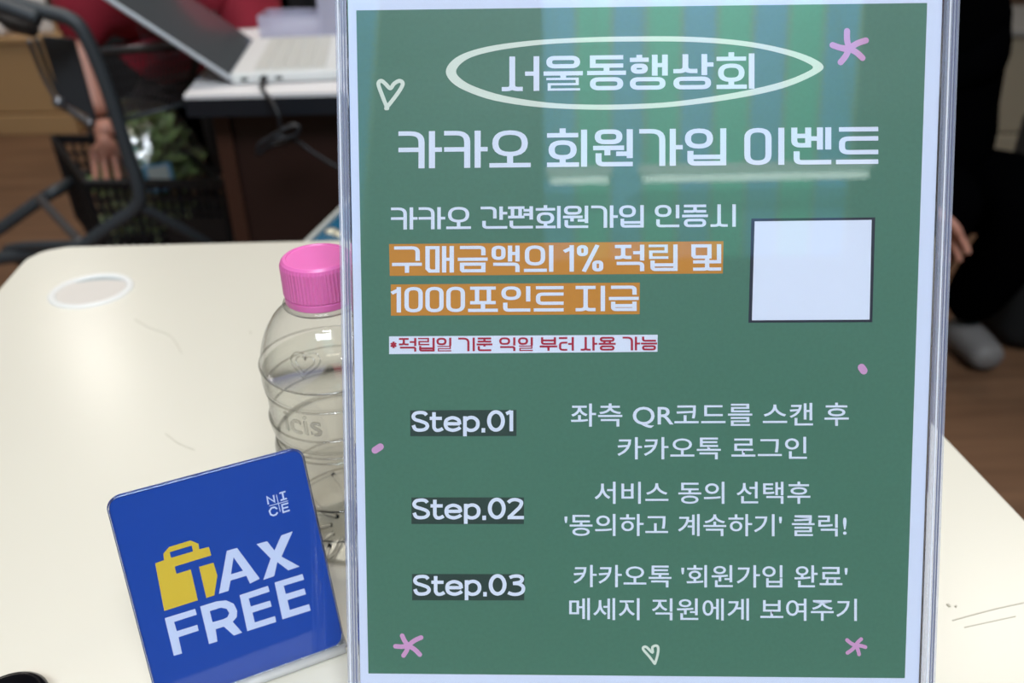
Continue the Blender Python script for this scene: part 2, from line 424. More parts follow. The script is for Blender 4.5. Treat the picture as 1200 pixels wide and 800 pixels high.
# striped banners hanging on the camera side of the hall (seen mirrored in the acrylic)
for i, (xa, n, sk) in enumerate(((-0.03, 9, 0.0), (-2.2, 7, 0.0))):
    t = empty('striped_banner', (xa, -3.0, 2.45))
    tag(t, ('wide' if i == 0 else 'narrow') + ' banner of green and blue upright stripes hanging behind the photographer' + (', right one' if i == 0 else ', left one'), 'banner', None)
    wd = 0.148
    n = 9
    for k in range(n):
        f0 = (lambda q: q*wd) ; f1 = (lambda q: q*wd*1.0+.045*q if i == 0 else q*wd)
        for nm_, qa, qb, yb_, m_ in (('stripe', k, k+.9, .010, mat('banner_green', (30, 170, 130), .6) if k % 2 else mat('banner_blue', (60, 135, 190), .6)), ('seam', k+.9, k+1, .008, mat('banner_seam', (120, 130, 90), .6))):
            b_ = nb(); vs = [b_.verts.new(p) for p in ((f0(qa), 0, 0), (f0(qb), 0, 0), (f1(qb), 0, 2.1), (f1(qa), 0, 2.1), (f0(qa), yb_, 0), (f0(qb), yb_, 0), (f1(qb), yb_, 2.1), (f1(qa), yb_, 2.1))]
            for f_ in ((0, 1, 2, 3), (7, 6, 5, 4), (0, 4, 5, 1), (1, 5, 6, 2), (2, 6, 7, 3), (3, 7, 4, 0)): b_.faces.new([vs[q] for q in f_])
            obj(nm_, b_, m_, t)
    bxo('rail', (-.05, -.02, 2.1), (n*wd+.05, .02, 2.14), mat('rail_metal', (120, 120, 125), .4, 1), t)
    bxo('hanger', (.1, -.004, 2.14), (.11, .004, 2.56), mat('rail_metal', (120, 120, 125), .4, 1), t)
    bxo('hanger', (n*wd-.1, -.004, 2.14), (n*wd-.09, .004, 2.56), mat('rail_metal', (120, 120, 125), .4, 1), t)
def emit(name, rgb, s):
    M = bpy.data.materials.new(name); M.use_nodes = True; b = M.node_tree.nodes['Principled BSDF']
    b.inputs['Base Color'].default_value = (*rgb, 1); b.inputs['Emission Color'].default_value = (*rgb, 1); b.inputs['Emission Strength'].default_value = s
    return M
lampm = emit('tube_glow', (0.9, 1.0, 0.95), 4.5)
for (x0, x1, y_, z_, ex) in ((.0, .26, -2.9, 2.80, 'short'), (.42, 1.42, -2.9, 2.80, 'long')):
    t = empty('tube_lamp', (x0, y_, z_)); tag(t, ex+' tube lamp hanging in front of the striped banner', 'lamp', None)
    tb = nb(); tube(tb, [(0, 0, 0), (x1-x0, 0, 0)], .013, 12); obj('tube', tb, lampm, t, True)
    bxo('housing', (-.02, -.03, .022), (x1-x0+.02, .03, .06), mat('housing_white', (220, 220, 220), .5), t)
    for q in (.03, x1-x0-.03):
        wr = nb(); tube(wr, [(q, 0, .06), (q, 0, 5-z_)], .003, 6); obj('wire', wr, mat('wire_grey', (90, 90, 90), .5), t)

# ================================================================== white table
TZ = 0.74
tabm = mat('table_laminate', (219, 213, 198), .33, noise=.02, nscale=6, Coat_Weight=.25, Coat_Roughness=.22)
tb = empty('table', (0, .35, 0))
tag(tb, 'cream white laminate table with dark edge band and rounded corners in the foreground', 'table')
BL, BR, FR, FL = Vector((-.4175, .7105)), Vector((.2115, .7235)), Vector((.297, -.05)), Vector((-.316, -.05))
def round_quad(Q, r):
    out = []
    for i, p in enumerate(Q):
        a, b = Q[i-1], Q[(i+1) % 4]; s_, e_ = p+(a-p).normalized()*r, p+(b-p).normalized()*r
        for k in range(9):
            t = k/8; q = (1-t)**2*s_+2*t*(1-t)*p+t*t*e_; out.append((q.x, q.y-.35))
    return out
Q = [BL, FL, FR, BR]
b1 = nb(); extrude_poly(b1, round_quad(Q, .034), TZ-.0235, TZ)
bmesh.ops.bevel(b1, geom=[e for e in b1.edges if all(v.co.z > TZ-.001 for v in e.verts)], offset=.0015, segments=2, affect='EDGES')
obj('tabletop', b1, tabm, tb)
cen = sum(Q, Vector((0, 0)))/4
b2 = nb(); extrude_poly(b2, round_quad([cen+(q-cen)*1.0+(q-cen).normalized()*.0022 for q in Q], .036), TZ-.024, TZ-.0028)
obj('edge_band', b2, mat('edge_band_dark', (38, 40, 44), .45), tb)
legm = mat('table_leg_grey', (70, 72, 76), .4, .6)
for (x, y) in ((-.36, .63), (.17, .64), (.24, .03), (-.27, .03)):
    bxo('leg', (x-.018, y-.018-.35, 0), (x+.018, y+.018-.35, TZ-.024), legm, tb, .003)
# cable hole cover set into the top
gr = nb(); g0 = Vector((-.331, .6195-.35, TZ))
lathe(gr, [(.0315, -.0005), (.0315, .0006), (.0305, .0016), (.0285, .0019), (.0262, .0014), (.0256, .0004), (.0256, -.0005)], 56, close=False)
for v in gr.verts: v.co += g0
go = obj('cable_grommet', gr, mat('grommet_white', (236, 234, 230), .35), tb, True); go['label'] = 'round white plastic cable hole cover'
gl = nb(); pts = []
for k in range(50):
    a = 2*PI*k/50; x, y = .0255*math.cos(a), .0255*math.sin(a)
    if y > .015: y = .015 + .004*math.cos((x-.004)/.02*PI/2) if abs(x) < .019 else .015
    pts.append((x, y))
extrude_poly(gl, pts, 0.0, .0006); 
for v in gl.verts: v.co += g0
obj('grommet_lid', gl, mat('grommet_lid', (214, 206, 198), .4), go)
gs = nb(); extrude_poly(gs, [(.0255*math.cos(2*PI*k/40), .0255*math.sin(2*PI*k/40)) for k in range(40)], -.0003, .0002)
for v in gs.verts: v.co += g0
obj('grommet_slot', gs, mat('slot_grey', (165, 172, 172), .5), go)
# fine scratches on the laminate
for pts, wd in (([(158, 374), (175, 384), (190, 389), (200, 394), (207, 403), (213, 414)], .00025), ([(292, 388), (295, 391)], .0003), ([(1116, 727), (1160, 715), (1200, 706)], .0003), ([(1130, 735), (1190, 722)], .00025), ([(194, 508), (210, 520), (228, 527)], .00025), ([(1110, 708), (1113, 711)], .0008), ([(1119, 710), (1121, 711)], .0008)):
    P3 = catmull([at(x, y, z=TZ+.00005) - Vector((0, .35, 0)) for x, y in pts], 4)
    tbm = nb(); tube(tbm, P3, wd, 4); obj('scratch', tbm, mat('scratch_grey', (184, 176, 160), .6), tb)

# ================================================================== sign holder with the green poster
PYAW, PT = -0.02792, 0.42607
pn = Vector((-math.sin(PYAW), math.cos(PYAW), 0)); pu = math.cos(PT)*Vector((0, 0, 1))+math.sin(PT)*pn
prr = Vector((math.cos(PYAW), math.sin(PYAW), 0)); pnn = prr.cross(pu)
PC = Vector((.04568, .27538, CZ-.15747))
S = Sheet(PC, prr, pu, pnn)
YB, YT_ = -.1436, .1534           # paper bottom / top along the sheet
XL, XR = -.1040, .1062
paper = mat('poster_paper', (222, 228, 250), .55, noise=.015, nscale=400)
pw = empty('poster', PC, S.mat3())
tag(pw, 'green printed A4 event poster with Korean text inside the clear acrylic stand', 'poster')
bxo('sheet', (XL, YB, -.0002), (XR, YT_, 0), paper, pw)['label'] = 'white paper sheet with margins'
green = mat('print_green', (76, 122, 102), .5, noise=.10, nscale=700)
def rectpx(c): return [([tuple(p) for p in c], [])]
GC = [(417.5, 12.2), (1086.5, 3.5), (1060.3, 794.3), (431.7, 788.8)]
flat('green_field', S, rectpx(GC), .00004, green, pw)['label'] = 'green printed background'
white = mat('print_white', (230, 235, 252), .5)
orange = mat('print_orange', (206, 136, 44), .5, noise=.04, nscale=500)
red = mat('print_red', (178, 26, 58), .5)
dark = mat('print_dark', (44, 66, 60), .5, noise=.08, nscale=600)
pink = mat('print_pink', (216, 158, 204), .5)
cream = mat('print_cream', (226, 233, 220), .5)
navy = mat('print_navy', (36, 40, 56), .5)
Z1, Z2, Z3 = .00008, .00012, .00016
flat('highlight_bar', S, rectpx([(455.9, 285.9), (847.7, 282.5), (847, 320.3), (456.8, 323.2)]), Z1, orange, pw)['label'] = 'upper orange highlight bar'
flat('highlight_bar', S, rectpx([(457.9, 333.2), (749.8, 331), (749.5, 368), (458.2, 369.8)]), Z1, orange, pw)['label'] = 'lower orange highlight bar'
flat('highlight_bar', S, rectpx([(456, 394), (770.7, 392), (770.5, 412), (456, 414.8)]), Z1, white, pw)['label'] = 'white highlight bar behind red text'
for c, lb in (([(480.6, 480.6), (605.3, 480.0), (605.3, 510.7), (480.8, 511)], 'top'), ([(482.2, 582.6), (614.2, 582.5), (614.0, 613.7), (482.2, 613.7)], 'middle'), ([(482.9, 672.2), (614.6, 672.4), (614.4, 703.2), (483, 703)], 'bottom')):
    flat('step_box', S, rectpx(c), Z1, dark, pw)['label'] = lb+' dark green box behind a step heading'
qf = flat('code_frame', S, rectpx([(880.5, 256), (1025.6, 254.6), (1022.2, 377.4), (877, 378)]), Z1, navy, pw); qf['label'] = 'dark square frame'
flat('code_field', S, rectpx([(884.3, 259.3), (1021.4, 257.6), (1018.9, 374.4), (881, 375.2)]), Z2, white, qf)['label'] = 'blank white square'
# lettering, display face
def chars(s_): return s_
def put(name, items, yl, yr, th, ax, m_): return flat(name, S, display_line(items, yl, yr, th, ax), Z3, m_, pw)
put('lettering', [('서', 588, 632), ('울', 637, 683), ('동', 688, 733.5), ('행', 738, 782.5), ('상', 789, 836), ('회', 839.5, 884)], (588, 66.5, 107), (884, 62.6, 104), 5.0, 1.35, white)
put('lettering', [('카', 467, 518), ('카', 520.5, 571.5), ('오', 573.5, 622), ('회', 641, 688), ('원', 695, 741.5), ('가', 749, 800), ('입', 802.5, 851), ('이', 872, 919), ('벤', 927, 974), ('트', 979.5, 1029)], (467, 154, 197.5), (1029, 148.6, 192), 5.3, 1.35, white)
put('lettering', [('카', 458.3, 489.4), ('카', 490.7, 521.8), ('오', 523, 552), ('간', 563.3, 594.5), ('편', 595.4, 624.6), ('회', 627.8, 657), ('원', 659.7, 689.3), ('가', 692.7, 724), ('입', 725.4, 754.4), ('인', 767.2, 796), ('증', 799.2, 829.5), ('시', 832.5, 862.2)], (458, 243.2, 269), (862, 239.2, 265.6), 3.1, 1.35, white)
put('lettering', [('구', 459.5, 494.5), ('매', 498.5, 532), ('금', 536.5, 571.5), ('액', 576, 609), ('의', 614, 648.5), ('1', 661, 672.5), ('%', 676, 707), ('적', 720.5, 755), ('립', 760, 794), ('및', 810, 845)], (460, 288.6, 319.7), (845, 286, 317), 3.8, 1.35, white)
put('lettering', [('1', 459, 470), ('0', 474, 495.5), ('0', 498.5, 520), ('0', 523, 545), ('포', 548.5, 583.5), ('인', 587.5, 621.5), ('트', 625.5, 660.5), ('지', 674.5, 709), ('급', 713.5, 748.5)], (459, 336.3, 366), (748, 334.4, 364.2), 3.8, 1.35, white)
put('lettering', [('*', 457.5, 465), ('적', 467.5, 488), ('립', 490, 509.5), ('일', 511.5, 529), ('기', 537, 556.5), ('준', 558.5, 577), ('익', 585, 604), ('일', 607, 624.5), ('부', 632.5, 653), ('터', 655, 672.5), ('사', 680.5, 700), ('용', 701.5, 721.5), ('가', 729.5, 750), ('능', 751, 770)], (457, 396, 411.8), (770, 394.2, 410.2), 2.1, 1.25, red)
# lettering, body face
for tx, x0, x1, a, b_, c_, d_, off in (
        ('좌측 QR코드를 스캔 후', 669, 994.5, 472.5, 501.5, 471.5, 500.5, .008),
        ('카카오톡 로그인', 723.5, 945.5, 512, 538, 511.5, 537.8, .008),
        ('서비스 동의 선택후', 696.7, 949.5, 564, 590, 564, 590, .008),
        ("'동의하고 계속하기' 클릭!", 661.5, 992, 601.8, 627.5, 602.2, 628.2, .008),
        ("카카오톡 '회원가입 완료'", 672, 993, 661.5, 687.5, 662, 688.5, .008),
        ('메세지 직원에게 보여주기', 667, 1004, 700.3, 726, 701.2, 727.2, .008)):
    font_line('lettering', S, tx, x0, x1, a, b_, c_, d_, Z3, white, pw, off)
CV = lambda P: curve2(P, 5)
def curve2(P, n=5): return [(p.x, p.y) for p in catmull([(*q, 0) for q in P], n)]
def step_text(last, dx, oy, dy):
    Gs = [CV([(207, 114), (185, 93), (145, 88), (98, 97), (78, 128), (97, 156), (150, 173), (203, 195), (215, 226), (190, 252), (140, 260), (98, 250), (78, 212)]),
          [(280, 85), (280, 145), (280, 225)]+CV([(282, 238), (300, 260), (335, 260), (366, 244)]), [(238, 145), (357, 145)],
          [(395, 198), (532, 198)], CV([(530, 205), (518, 160), (460, 139), (405, 160), (392, 202), (410, 244), (462, 261), (510, 250), (536, 233)]),
          [(582, 125), (582, 320)], CV([(584, 165), (620, 140), (668, 140), (704, 172), (705, 222), (674, 255), (625, 261), (584, 238)]),
          [(762, 240), (762, 283)]]
    g = {'1': [[(1035, 68), (1035, 271)], [(985, 101), (1033, 76)]],
         '2': [CV([(995, 112), (1030, 88), (1080, 85), (1124, 108), (1112, 152), (1065, 200), (1010, 252)]), [(990, 259), (1150, 259)]],
         '3': [CV([(1003, 100), (1040, 86), (1095, 86), (1124, 110), (1106, 142), (1035, 156)]), CV([(1035, 156), (1095, 162), (1134, 192), (1128, 236), (1085, 260), (1030, 261), (988, 245)])]}[last]
    F = lambda P: [(476+(x+dx)/8.333, oy+(y+dy)/8.333) for x, y in P]
    pl = []
    for P in Gs+g: pl += stroke(F(P), 3.9, ax=1.1)
    pl += stroke(F([(885+68*math.cos(2*PI*k/28), 170+88*math.sin(2*PI*k/28)) for k in range(28)]), 4.2, True, ax=1.1)
    flat('lettering', S, pl, Z3, white, pw)
step_text('1', -8, 473, -4); step_text('2', 0, 575, 0); step_text('3', 8, 665, -5)
# drawn marks
OUT = [(522.5, 84), (530, 71), (548, 61), (580, 53), (630, 47), (690, 43.8), (740, 42.8), (800, 42.9), (850, 45.8), (890, 51), (930, 60), (955, 69.5), (965, 78.5), (956, 87), (930, 99), (900, 108), (850, 117.5), (790, 125), (740, 128), (690, 128.5), (630, 125.5), (580, 118), (548, 107.5), (530, 97)]
INN = [(534.5, 84), (541, 74), (557, 65.5), (590, 58), (640, 52), (690, 49.6), (740, 48.8), (800, 49), (850, 51.8), (890, 57), (925, 65.5), (945, 73.5), (952.5, 79), (945, 84.5), (925, 93), (895, 101.5), (850, 110.5), (790, 119), (740, 122), (690, 122.6), (640, 120), (590, 112), (557, 101.8), (541, 93)]
o_ = catmull([(*p, 0) for p in OUT], 4, True); i_ = catmull([(*p, 0) for p in INN], 4, True)
flat('oval_outline', S, [([(o_[k].x, o_[k].y), (o_[(k+1) % 96].x, o_[(k+1) % 96].y), (i_[(k+1) % 96].x, i_[(k+1) % 96].y), (i_[k].x, i_[k].y)], []) for k in range(96)], Z2, cream, pw)
def curve2(P, n=5): return [(p.x, p.y) for p in catmull([(*q, 0) for q in P], n)]
flat('heart', S, stroke(curve2([(454, 127), (448, 112), (443.5, 98.5), (447, 94.8), (452, 98.5), (457.5, 103.5), (462, 98), (468.5, 94.8), (472, 99), (465, 111), (452.5, 127)]), 4.6, cap=True), Z2, cream, pw)['label'] = 'cream hand drawn heart, top left'
flat('heart', S, stroke(curve2([(767, 777), (761, 769), (753.5, 760), (757, 757.5), (764.5, 764), (764.5, 758), (769, 756), (771.3, 759), (770.5, 767), (767.5, 777)]), 3.0, cap=True), Z2, cream, pw)['label'] = 'cream hand drawn heart, bottom'
def star(c, arms, w_, lb):
    pl = []
    for a in arms:
        mid = ((c[0]+a[0])/2+(a[1]-c[1])*.06, (c[1]+a[1])/2-(a[0]-c[0])*.06)
        pl += stroke(curve2([c, mid, a]), w_, cap=True)
    flat('star', S, pl, Z2, pink, pw)['label'] = lb
star((995, 57), [(992.5, 36.5), (1014.5, 47.5), (1010.5, 68), (985, 73), (975.5, 53), (984, 56)], 7.2, 'pink five armed star, top right')
star((478.5, 756), [(471.4, 744.5), (463.5, 756.8), (473, 767.5), (492, 766.5), (493.5, 746.5)], 5.4, 'pink five armed star, bottom left')
star((1002.6, 756), [(1009, 748.5), (1014, 757.8), (1006.5, 766.2), (993, 764.5), (992.5, 749.5)], 4.4, 'pink five armed star, bottom right')
flat('dot', S, stroke([(1009.6, 430.5), (1012, 434)], 9, cap=True), Z2, pink, pw)['label'] = 'pink dot, right'
flat('dot', S, stroke([(439.5, 527.3), (445.8, 523.2)], 8, cap=True), Z2, pink, pw)['label'] = 'pink dot, left'
# the acrylic stand
acr = clear_mat('acrylic_sheet', (.985, .99, .995), 1.6, .008)
edge_scatter = mat('acrylic_scatter', (206, 212, 234), .12, Alpha=.32)  # whitish colour stands in for light scattered inside the clear edge
acre = glass_mat('acrylic_edge', (.96, .97, 1.0), 1.49, 0.0)
hl = empty('sign_holder', PC, S.mat3())
tag(hl, 'large clear acrylic sign stand leaning back on the white table, holding the green poster', 'sign holder')
OL, OR_, OB, OT = XL-.0042, XR+.0050, YB-.0018, YT_+.0025
fp = nb(); box(fp, (OL+.0042, OB, .0006), (OR_-.005, OT, .0007)); obj('front_panel', fp, acr, hl)
bp_ = nb(); box(bp_, (OL+.0042, OB, -.0022), (OR_-.005, OT, -.0012)); obj('back_panel', bp_, clear_mat('acrylic_back', (.98, .985, .99), 1.2, .05), hl)
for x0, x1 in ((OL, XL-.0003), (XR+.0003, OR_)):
    e_ = nb(); box(e_, (x0, OB, .0004), (x1, OT, .0028), .0004, 2); obj('side_edge', e_, edge_scatter, hl)
    e_ = nb(); tube(e_, [(x0+.0012, OB, .0030), (x0+.0012, OT, .0030)], .0003, 6); obj('painted_refraction', e_, mat('refraction_bright', (236, 238, 248), .2), hl)  # opaque pale line paints a bright refraction in the clear edge
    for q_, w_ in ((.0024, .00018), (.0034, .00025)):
        e_ = nb(); tube(e_, [(x0+q_, OB, .0029), (x0+q_, OT, .0029)], w_, 6); obj('painted_refraction', e_, mat('refraction_dark', (120, 124, 150), .3), hl)  # opaque grey lines paint the darker refractions
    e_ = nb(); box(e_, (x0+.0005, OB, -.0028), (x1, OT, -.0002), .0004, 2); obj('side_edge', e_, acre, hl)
# foot behind, flat on the table
Wi = hl.matrix_world.inverted()
def foot(parent, mw, c0, rdir, ndir, wdt, depth, m_, th=.0022, x0=None):
    f_ = nb(); inv = mw.inverted()
    prof = [(0, 0), (depth, 0), (depth, th), (th*1.2, th), (0, th*2.5)]
    A = []; B = []
    for (d, h) in prof:
        p = c0+ndir*d+Vector((0, 0, h))
        A.append(f_.verts.new(inv @ (p-rdir*wdt/2))); B.append(f_.verts.new(inv @ (p+rdir*wdt/2)))
    f_.faces.new(A); f_.faces.new(B[::-1]); n = len(prof)
    for i in range(n): f_.faces.new((A[i], B[i], B[(i+1) % n], A[(i+1) % n]))
    return obj('foot', f_, m_, parent)
bpy.context.view_layer.update()
fc = PC+prr*((OL+OR_)/2)+pu*OB; fc.z = TZ+.0002
foot(hl, hl.matrix_world, fc+pn*.001, prr, pn, OR_-OL-.004, .07, acr)

# ================================================================== tax free sign
TY, TT = .4391, .3812
tn = Vector((-math.sin(TY), math.cos(TY), 0)); tr = Vector((math.cos(TY), math.sin(TY), 0))
tu = math.cos(TT)*Vector((0, 0, 1))+math.sin(TT)*tn; tnn = tr.cross(tu)
TW, TH_ = .0737, .0866
TC = Vector((-.106, .2427, .7445))
S2 = Sheet(TC+tnn*.0, tr, tu, tnn)
tx = empty('tax_free_sign', TC, S2.mat3())
tag(tx, 'small blue TAX FREE acrylic desk sign leaning beside the green poster', 'sign')
bluem = mat('sign_blue', (10, 70, 166), .45, noise=.03, nscale=200)
bb = nb(); extrude_poly(bb, rrect(-TW/2, 0, TW/2, TH_, .0045, 8), -.0024, 0)
bmesh.ops.bevel(bb, geom=[e for e in bb.edges if abs(e.verts[0].co.z-e.verts[1].co.z) < 1e-6], offset=.0003, segments=1, affect='EDGES')
obj('printed_panel', bb, bluem, tx)['label'] = 'blue printed panel'
cv = nb(); extrude_poly(cv, rrect(-TW/2, 0, TW/2, TH_, .0045, 8), .0004, .0007)
obj('cover', cv, clear_mat('sign_cover', (.97, .98, 1), 1.55, .02), tx)
rim = nb(); P2 = [(x, y, .0004) for x, y in rrect(-TW/2, 0, TW/2, TH_, .0045, 8)]; tube(rim, P2, .00042, 8, True)
obj('clear_rim', rim, glass_mat('acrylic_rim', (.9, .94, 1.0), 1.49), tx, True)
signw = mat('sign_white', (214, 222, 246), .5); yel = mat('sign_yellow', (232, 196, 56), .5)
g5 = lambda L_: [(x/6.667+120, y/6.667+620) for x, y in L_]
g7 = lambda L_: [(x/2.667+100, y/2.667+500) for x, y in L_]
g6 = lambda L_: [(x/3.636+100, y/3.636+680) for x, y in L_]
flat('bag_symbol', S2, [(g5([(412, 265), (482, 240), (476, 190), (520, 138), (688, 86), (750, 112), (757, 155), (833, 137), (850, 203), (565, 290), (578, 347), (690, 313), (746, 553), (483, 637)]), [g5([(525, 178), (698, 126), (708, 172), (537, 222)])]),
                        (g5([(755, 293), (868, 260), (898, 360), (874, 515), (812, 535)]), [])], .0001, yel, tx)['label'] = 'yellow shopping bag symbol that holds the letter T'
flat('letter', S2, [([(256.6, 695.4), (265.8, 645), (277.8, 641.7), (304.4, 677.7), (293, 683.5), (288.6, 674.3), (270.2, 679.9), (267.8, 692)], [[(273.6, 652.7), (284.7, 668.3), (270.6, 672.6)]])], .0001, signw, tx)
flat('letter', S2, [(g7([(535, 366), (568, 357), (591, 386), (612, 339), (648, 326), (613, 405), (670, 436), (634, 448), (600, 422), (590, 466), (556, 478), (579, 411)]), [])], .0001, signw, tx)
flat('letter', S2, [(g6([(338, 160), (468, 120), (475, 145), (378, 176), (390, 215), (477, 188), (483, 213), (397, 241), (412, 310), (377, 320)]), [])], .0001, signw, tx)
flat('letter', S2, [(g6([(489, 110), (560, 88), (600, 84), (632, 98), (647, 128), (645, 156), (628, 175), (668, 221), (633, 234), (590, 196), (555, 207), (563, 259), (527, 270)]), [g6([(530, 130), (578, 115), (602, 120), (613, 138), (605, 156), (588, 164), (542, 177)])])], .0001, signw, tx)
flat('letter', S2, [(g6([(657, 62), (778, 22), (785, 47), (696, 76), (705, 110), (787, 85), (794, 110), (712, 136), (722, 178), (808, 151), (813, 176), (690, 215)]), [])], .0001, signw, tx)
flat('letter', S2, [(g6([(806, 8), (925, -28), (932, -4), (845, 22), (854, 57), (933, 33), (940, 58), (861, 83), (871, 125), (953, 100), (960, 127), (840, 165)]), [])], .0001, signw, tx)
ni = []
gn = lambda L_: [(x/16+300, y/16+560) for x, y in L_]
for L_, w_ in (([(232, 490), (205, 350), (348, 445), (325, 315)], 2.0), ([(435, 285), (550, 250)], 1.8), ([(492, 270), (520, 395)], 2.0), ([(460, 415), (578, 380)], 1.8), ([(395, 575), (350, 545), (290, 558), (252, 615), (275, 680), (325, 700), (375, 682), (405, 640)], 1.9), ([(605, 468), (485, 500), (510, 640), (632, 600)], 1.8), ([(490, 570), (605, 538)], 1.7), ([(380, 305), (455, 630)], .9), ([(245, 522), (600, 425)], .9)):
    ni += stroke(gn(L_), w_, cap=False)
flat('small_lettering', S2, ni, .0001, signw, tx)
bpy.context.view_layer.update()
acr3 = glass_mat('acrylic_foot', (.98, .99, 1.0), 1.49)
fo = foot(tx, tx.matrix_world, Vector((TC.x, TC.y, TZ+.0002))-tnn*0+tn*.0005, tr, tn, TW+.001, .048, clear_mat('acrylic_thin', (.93, .94, .95), 1.6, .03), .0024); fo['label'] = 'clear acrylic foot'
ed = nb()
inv = tx.matrix_world.inverted()
for sgn in (-1, 1):
    c0 = Vector((TC.x, TC.y, TZ+.0015))+tr*sgn*(TW/2+.0004); tube(ed, [inv @ (c0+tn*.001), inv @ (c0+tn*.048)], .0011, 8)
c0 = Vector((TC.x, TC.y, TZ+.0022))-tnn*-.001; tube(ed, [inv @ (c0-tr*TW/2), inv @ (c0+tr*TW/2)], .0022, 10)
obj('foot_edge', ed, mat('foot_scatter', (226, 226, 226), .15, Alpha=.40), tx, True)  # pale colour stands in for light caught in the clear foot edges

# ================================================================== water bottle
bt = empty('water_bottle', (-.081, .3339, TZ))
tag(bt, 'small clear plastic water bottle with a bright pink cap behind the stand', 'bottle')
PR = [(.010, .0025), (.018, .0012), (.0245, .0004), (.0275, .003), (.0288, .008), (.0290, .014), (.0276, .017), (.0289, .020), (.0293, .030), (.0280, .034), (.0293, .038), (.0296, .050), (.0298, .058), (.0290, .061), (.0272, .0635), (.0272, .066), (.0293, .069), (.0300, .074), (.0292, .076), (.0292, .079), (.0293, .088), (.0293, .0895), (.0303, .0915), (.0304, .0955), (.0300, .0985), (.0303, .101), (.0297, .104), (.0282, .110), (.0255, .1165), (.0215, .1225), (.0168, .1265), (.0142, .1283), (.0137, .1300)]
prof = [(p.x, p.z) for p in catmull([(r, 0, z) for r, z in PR], 3)]
b_ = nb()
def facet(r, z, a, i):
    if z < .016: return r*(1+.02*math.cos(5*a)*(1-z/.016))
    return r
lathe(b_, prof+[(.0137, .1305)], 72, facet)
relief = clear_mat('pet_relief', (.95, .95, .94), 1.6, .06, extra=.04, edge=(.35, .35, .34))
thinpet = clear_mat('thin_pet', (.985, .985, .98), 1.6, .05, bump=.35, bscale=70, extra=0.0, edge=(.72, .73, .73))
obj('body', b_, thinpet, bt, True)
b_ = nb(); lathe(b_, [(.0137, .1275), (.0165, .1278), (.0168, .1284), (.0165, .129), (.0137, .1293)], 48); obj('neck_ring', b_, thinpet, bt, True)
wp = [(r-.0006, z+.0006) for r, z in prof if z < .099]
b_ = nb(); lathe(b_, wp+[(.0296, .0988)], 72, facet); obj('water', b_, clear_mat('water', (.975, .98, .965), 1.33, .05, bump=.6, bscale=45, edge=(.78, .79, .78)), bt, True)
b_ = nb()
capP = [(.0150, .1296), (.0154, .1300), (.0154, .1325), (.01515, .1330), (.0154, .1335), (.0154, .1462), (.0150, .1478), (.0140, .1488), (.0128, .1489), (.0125, .1485), (.0060, .1484), (.0010, .1484)]
def knurl(r, z, a, i): return r+(.00028 if (4 <= i <= 6 and math.cos(60*a) > 0) else 0)
capP = capP[:5]+[(.0154, .1365), (.0154, .1400)]+capP[5:]
lathe(b_, capP, 240, lambda r, z, a, i: r+(.00025 if 4 <= i <= 7 and (int(a/(2*PI)*120) % 2) else 0))
obj('cap', b_, mat('cap_pink', (232, 116, 184), .32, noise=.03, nscale=50, Subsurface_Weight=.25, Subsurface_Radius=(.01, .004, .006), Subsurface_Scale=.3), bt, False)['label'] = 'ribbed pink screw cap'
for zr, rr_0, tl in ((.0895, .0296, 0), (.0752, .0298, 0), (.1005, .0304, .008), (.0625, .0285, 0), (.036, .0288, 0), (.018, .0284, 0), (.0645, .0274, 0)):
    rg = nb(); tube(rg, [(rr_0*math.cos(2*PI*k/60), rr_0*math.sin(2*PI*k/60), zr+tl*.1*math.cos(4*PI*k/60)) for k in range(60)], .00045, 6, True); obj('moulded_ridge', rg, relief, bt, True)
for k in range(10):
    a = 2*PI*k/10; rg = nb(); tube(rg, catmull([(.010*math.cos(a), .010*math.sin(a), .004), (.020*math.cos(a), .020*math.sin(a), .002), (.0272*math.cos(a), .0272*math.sin(a), .006), (.0285*math.cos(a+.15), .0285*math.sin(a+.15), .016)], 4), .0011, 6); obj('base_rib', rg, glass_mat('pet_base', (1, 1, 1), 1.35) if k == 0 else MATS['pet_base'], bt, True)
# raised marks moulded in the plastic
def wrap_text(txt, size, z, ang, r, name):
    cu = bpy.data.curves.new(name, 'FONT'); cu.body = txt; cu.size = size; cu.extrude = .0003; cu.offset = .0001; cu.align_x = 'CENTER'
    o = bpy.data.objects.new(name, cu); COL.objects.link(o); bpy.context.view_layer.update()
    me = bpy.data.meshes.new_from_object(o.evaluated_get(bpy.context.evaluated_depsgraph_get()))
    bpy.data.objects.remove(o)
    for v in me.vertices:
        a = ang+v.co.x/r; rr = r+v.co.z; zz = z+v.co.y
        v.co = Vector((rr*math.cos(a), rr*math.sin(a), zz))
    me.materials.clear(); return link_mesh(name, me, relief, bt)
wrap_text('icis', .015, .0785, math.radians(-108), .0296, 'raised_lettering')
hp = [];
for k in range(26):
    t = 2*PI*k/26; hx = 16*math.sin(t)**3; hy = 13*math.cos(t)-5*math.cos(2*t)-2*math.cos(3*t)-math.cos(4*t)
    hp.append((hx*.0004, hy*.0004))
for sc in (1.0, .62):
    P3 = []
    for x, y in hp:
        zz = .112+y*sc*.8; rr = .0284-(zz-.108)*.62; a = math.radians(-100)+x*sc/.025
        P3.append((rr*math.cos(a), rr*math.sin(a), zz))
    hm = nb(); tube(hm, P3, .00035, 6, True); obj('raised_heart', hm, relief, bt, True)

# black round thing at the lower left corner
pc = at(12, 836, z=TZ); b_ = nb()
lathe(b_, [(.012, 0), (.0150, .0006), (.0158, .003), (.0155, .006), (.0140, .0074), (.0125, .0078), (.0118, .0072), (.004, .0070)], 48)
rl = obj('round_lid', b_, mat('gloss_black', (10, 10, 14), .15), None, True); rl.location = (pc.x, pc.y, TZ)
tag(rl, 'glossy black round lid lying at the lower left corner of the table', 'lid')

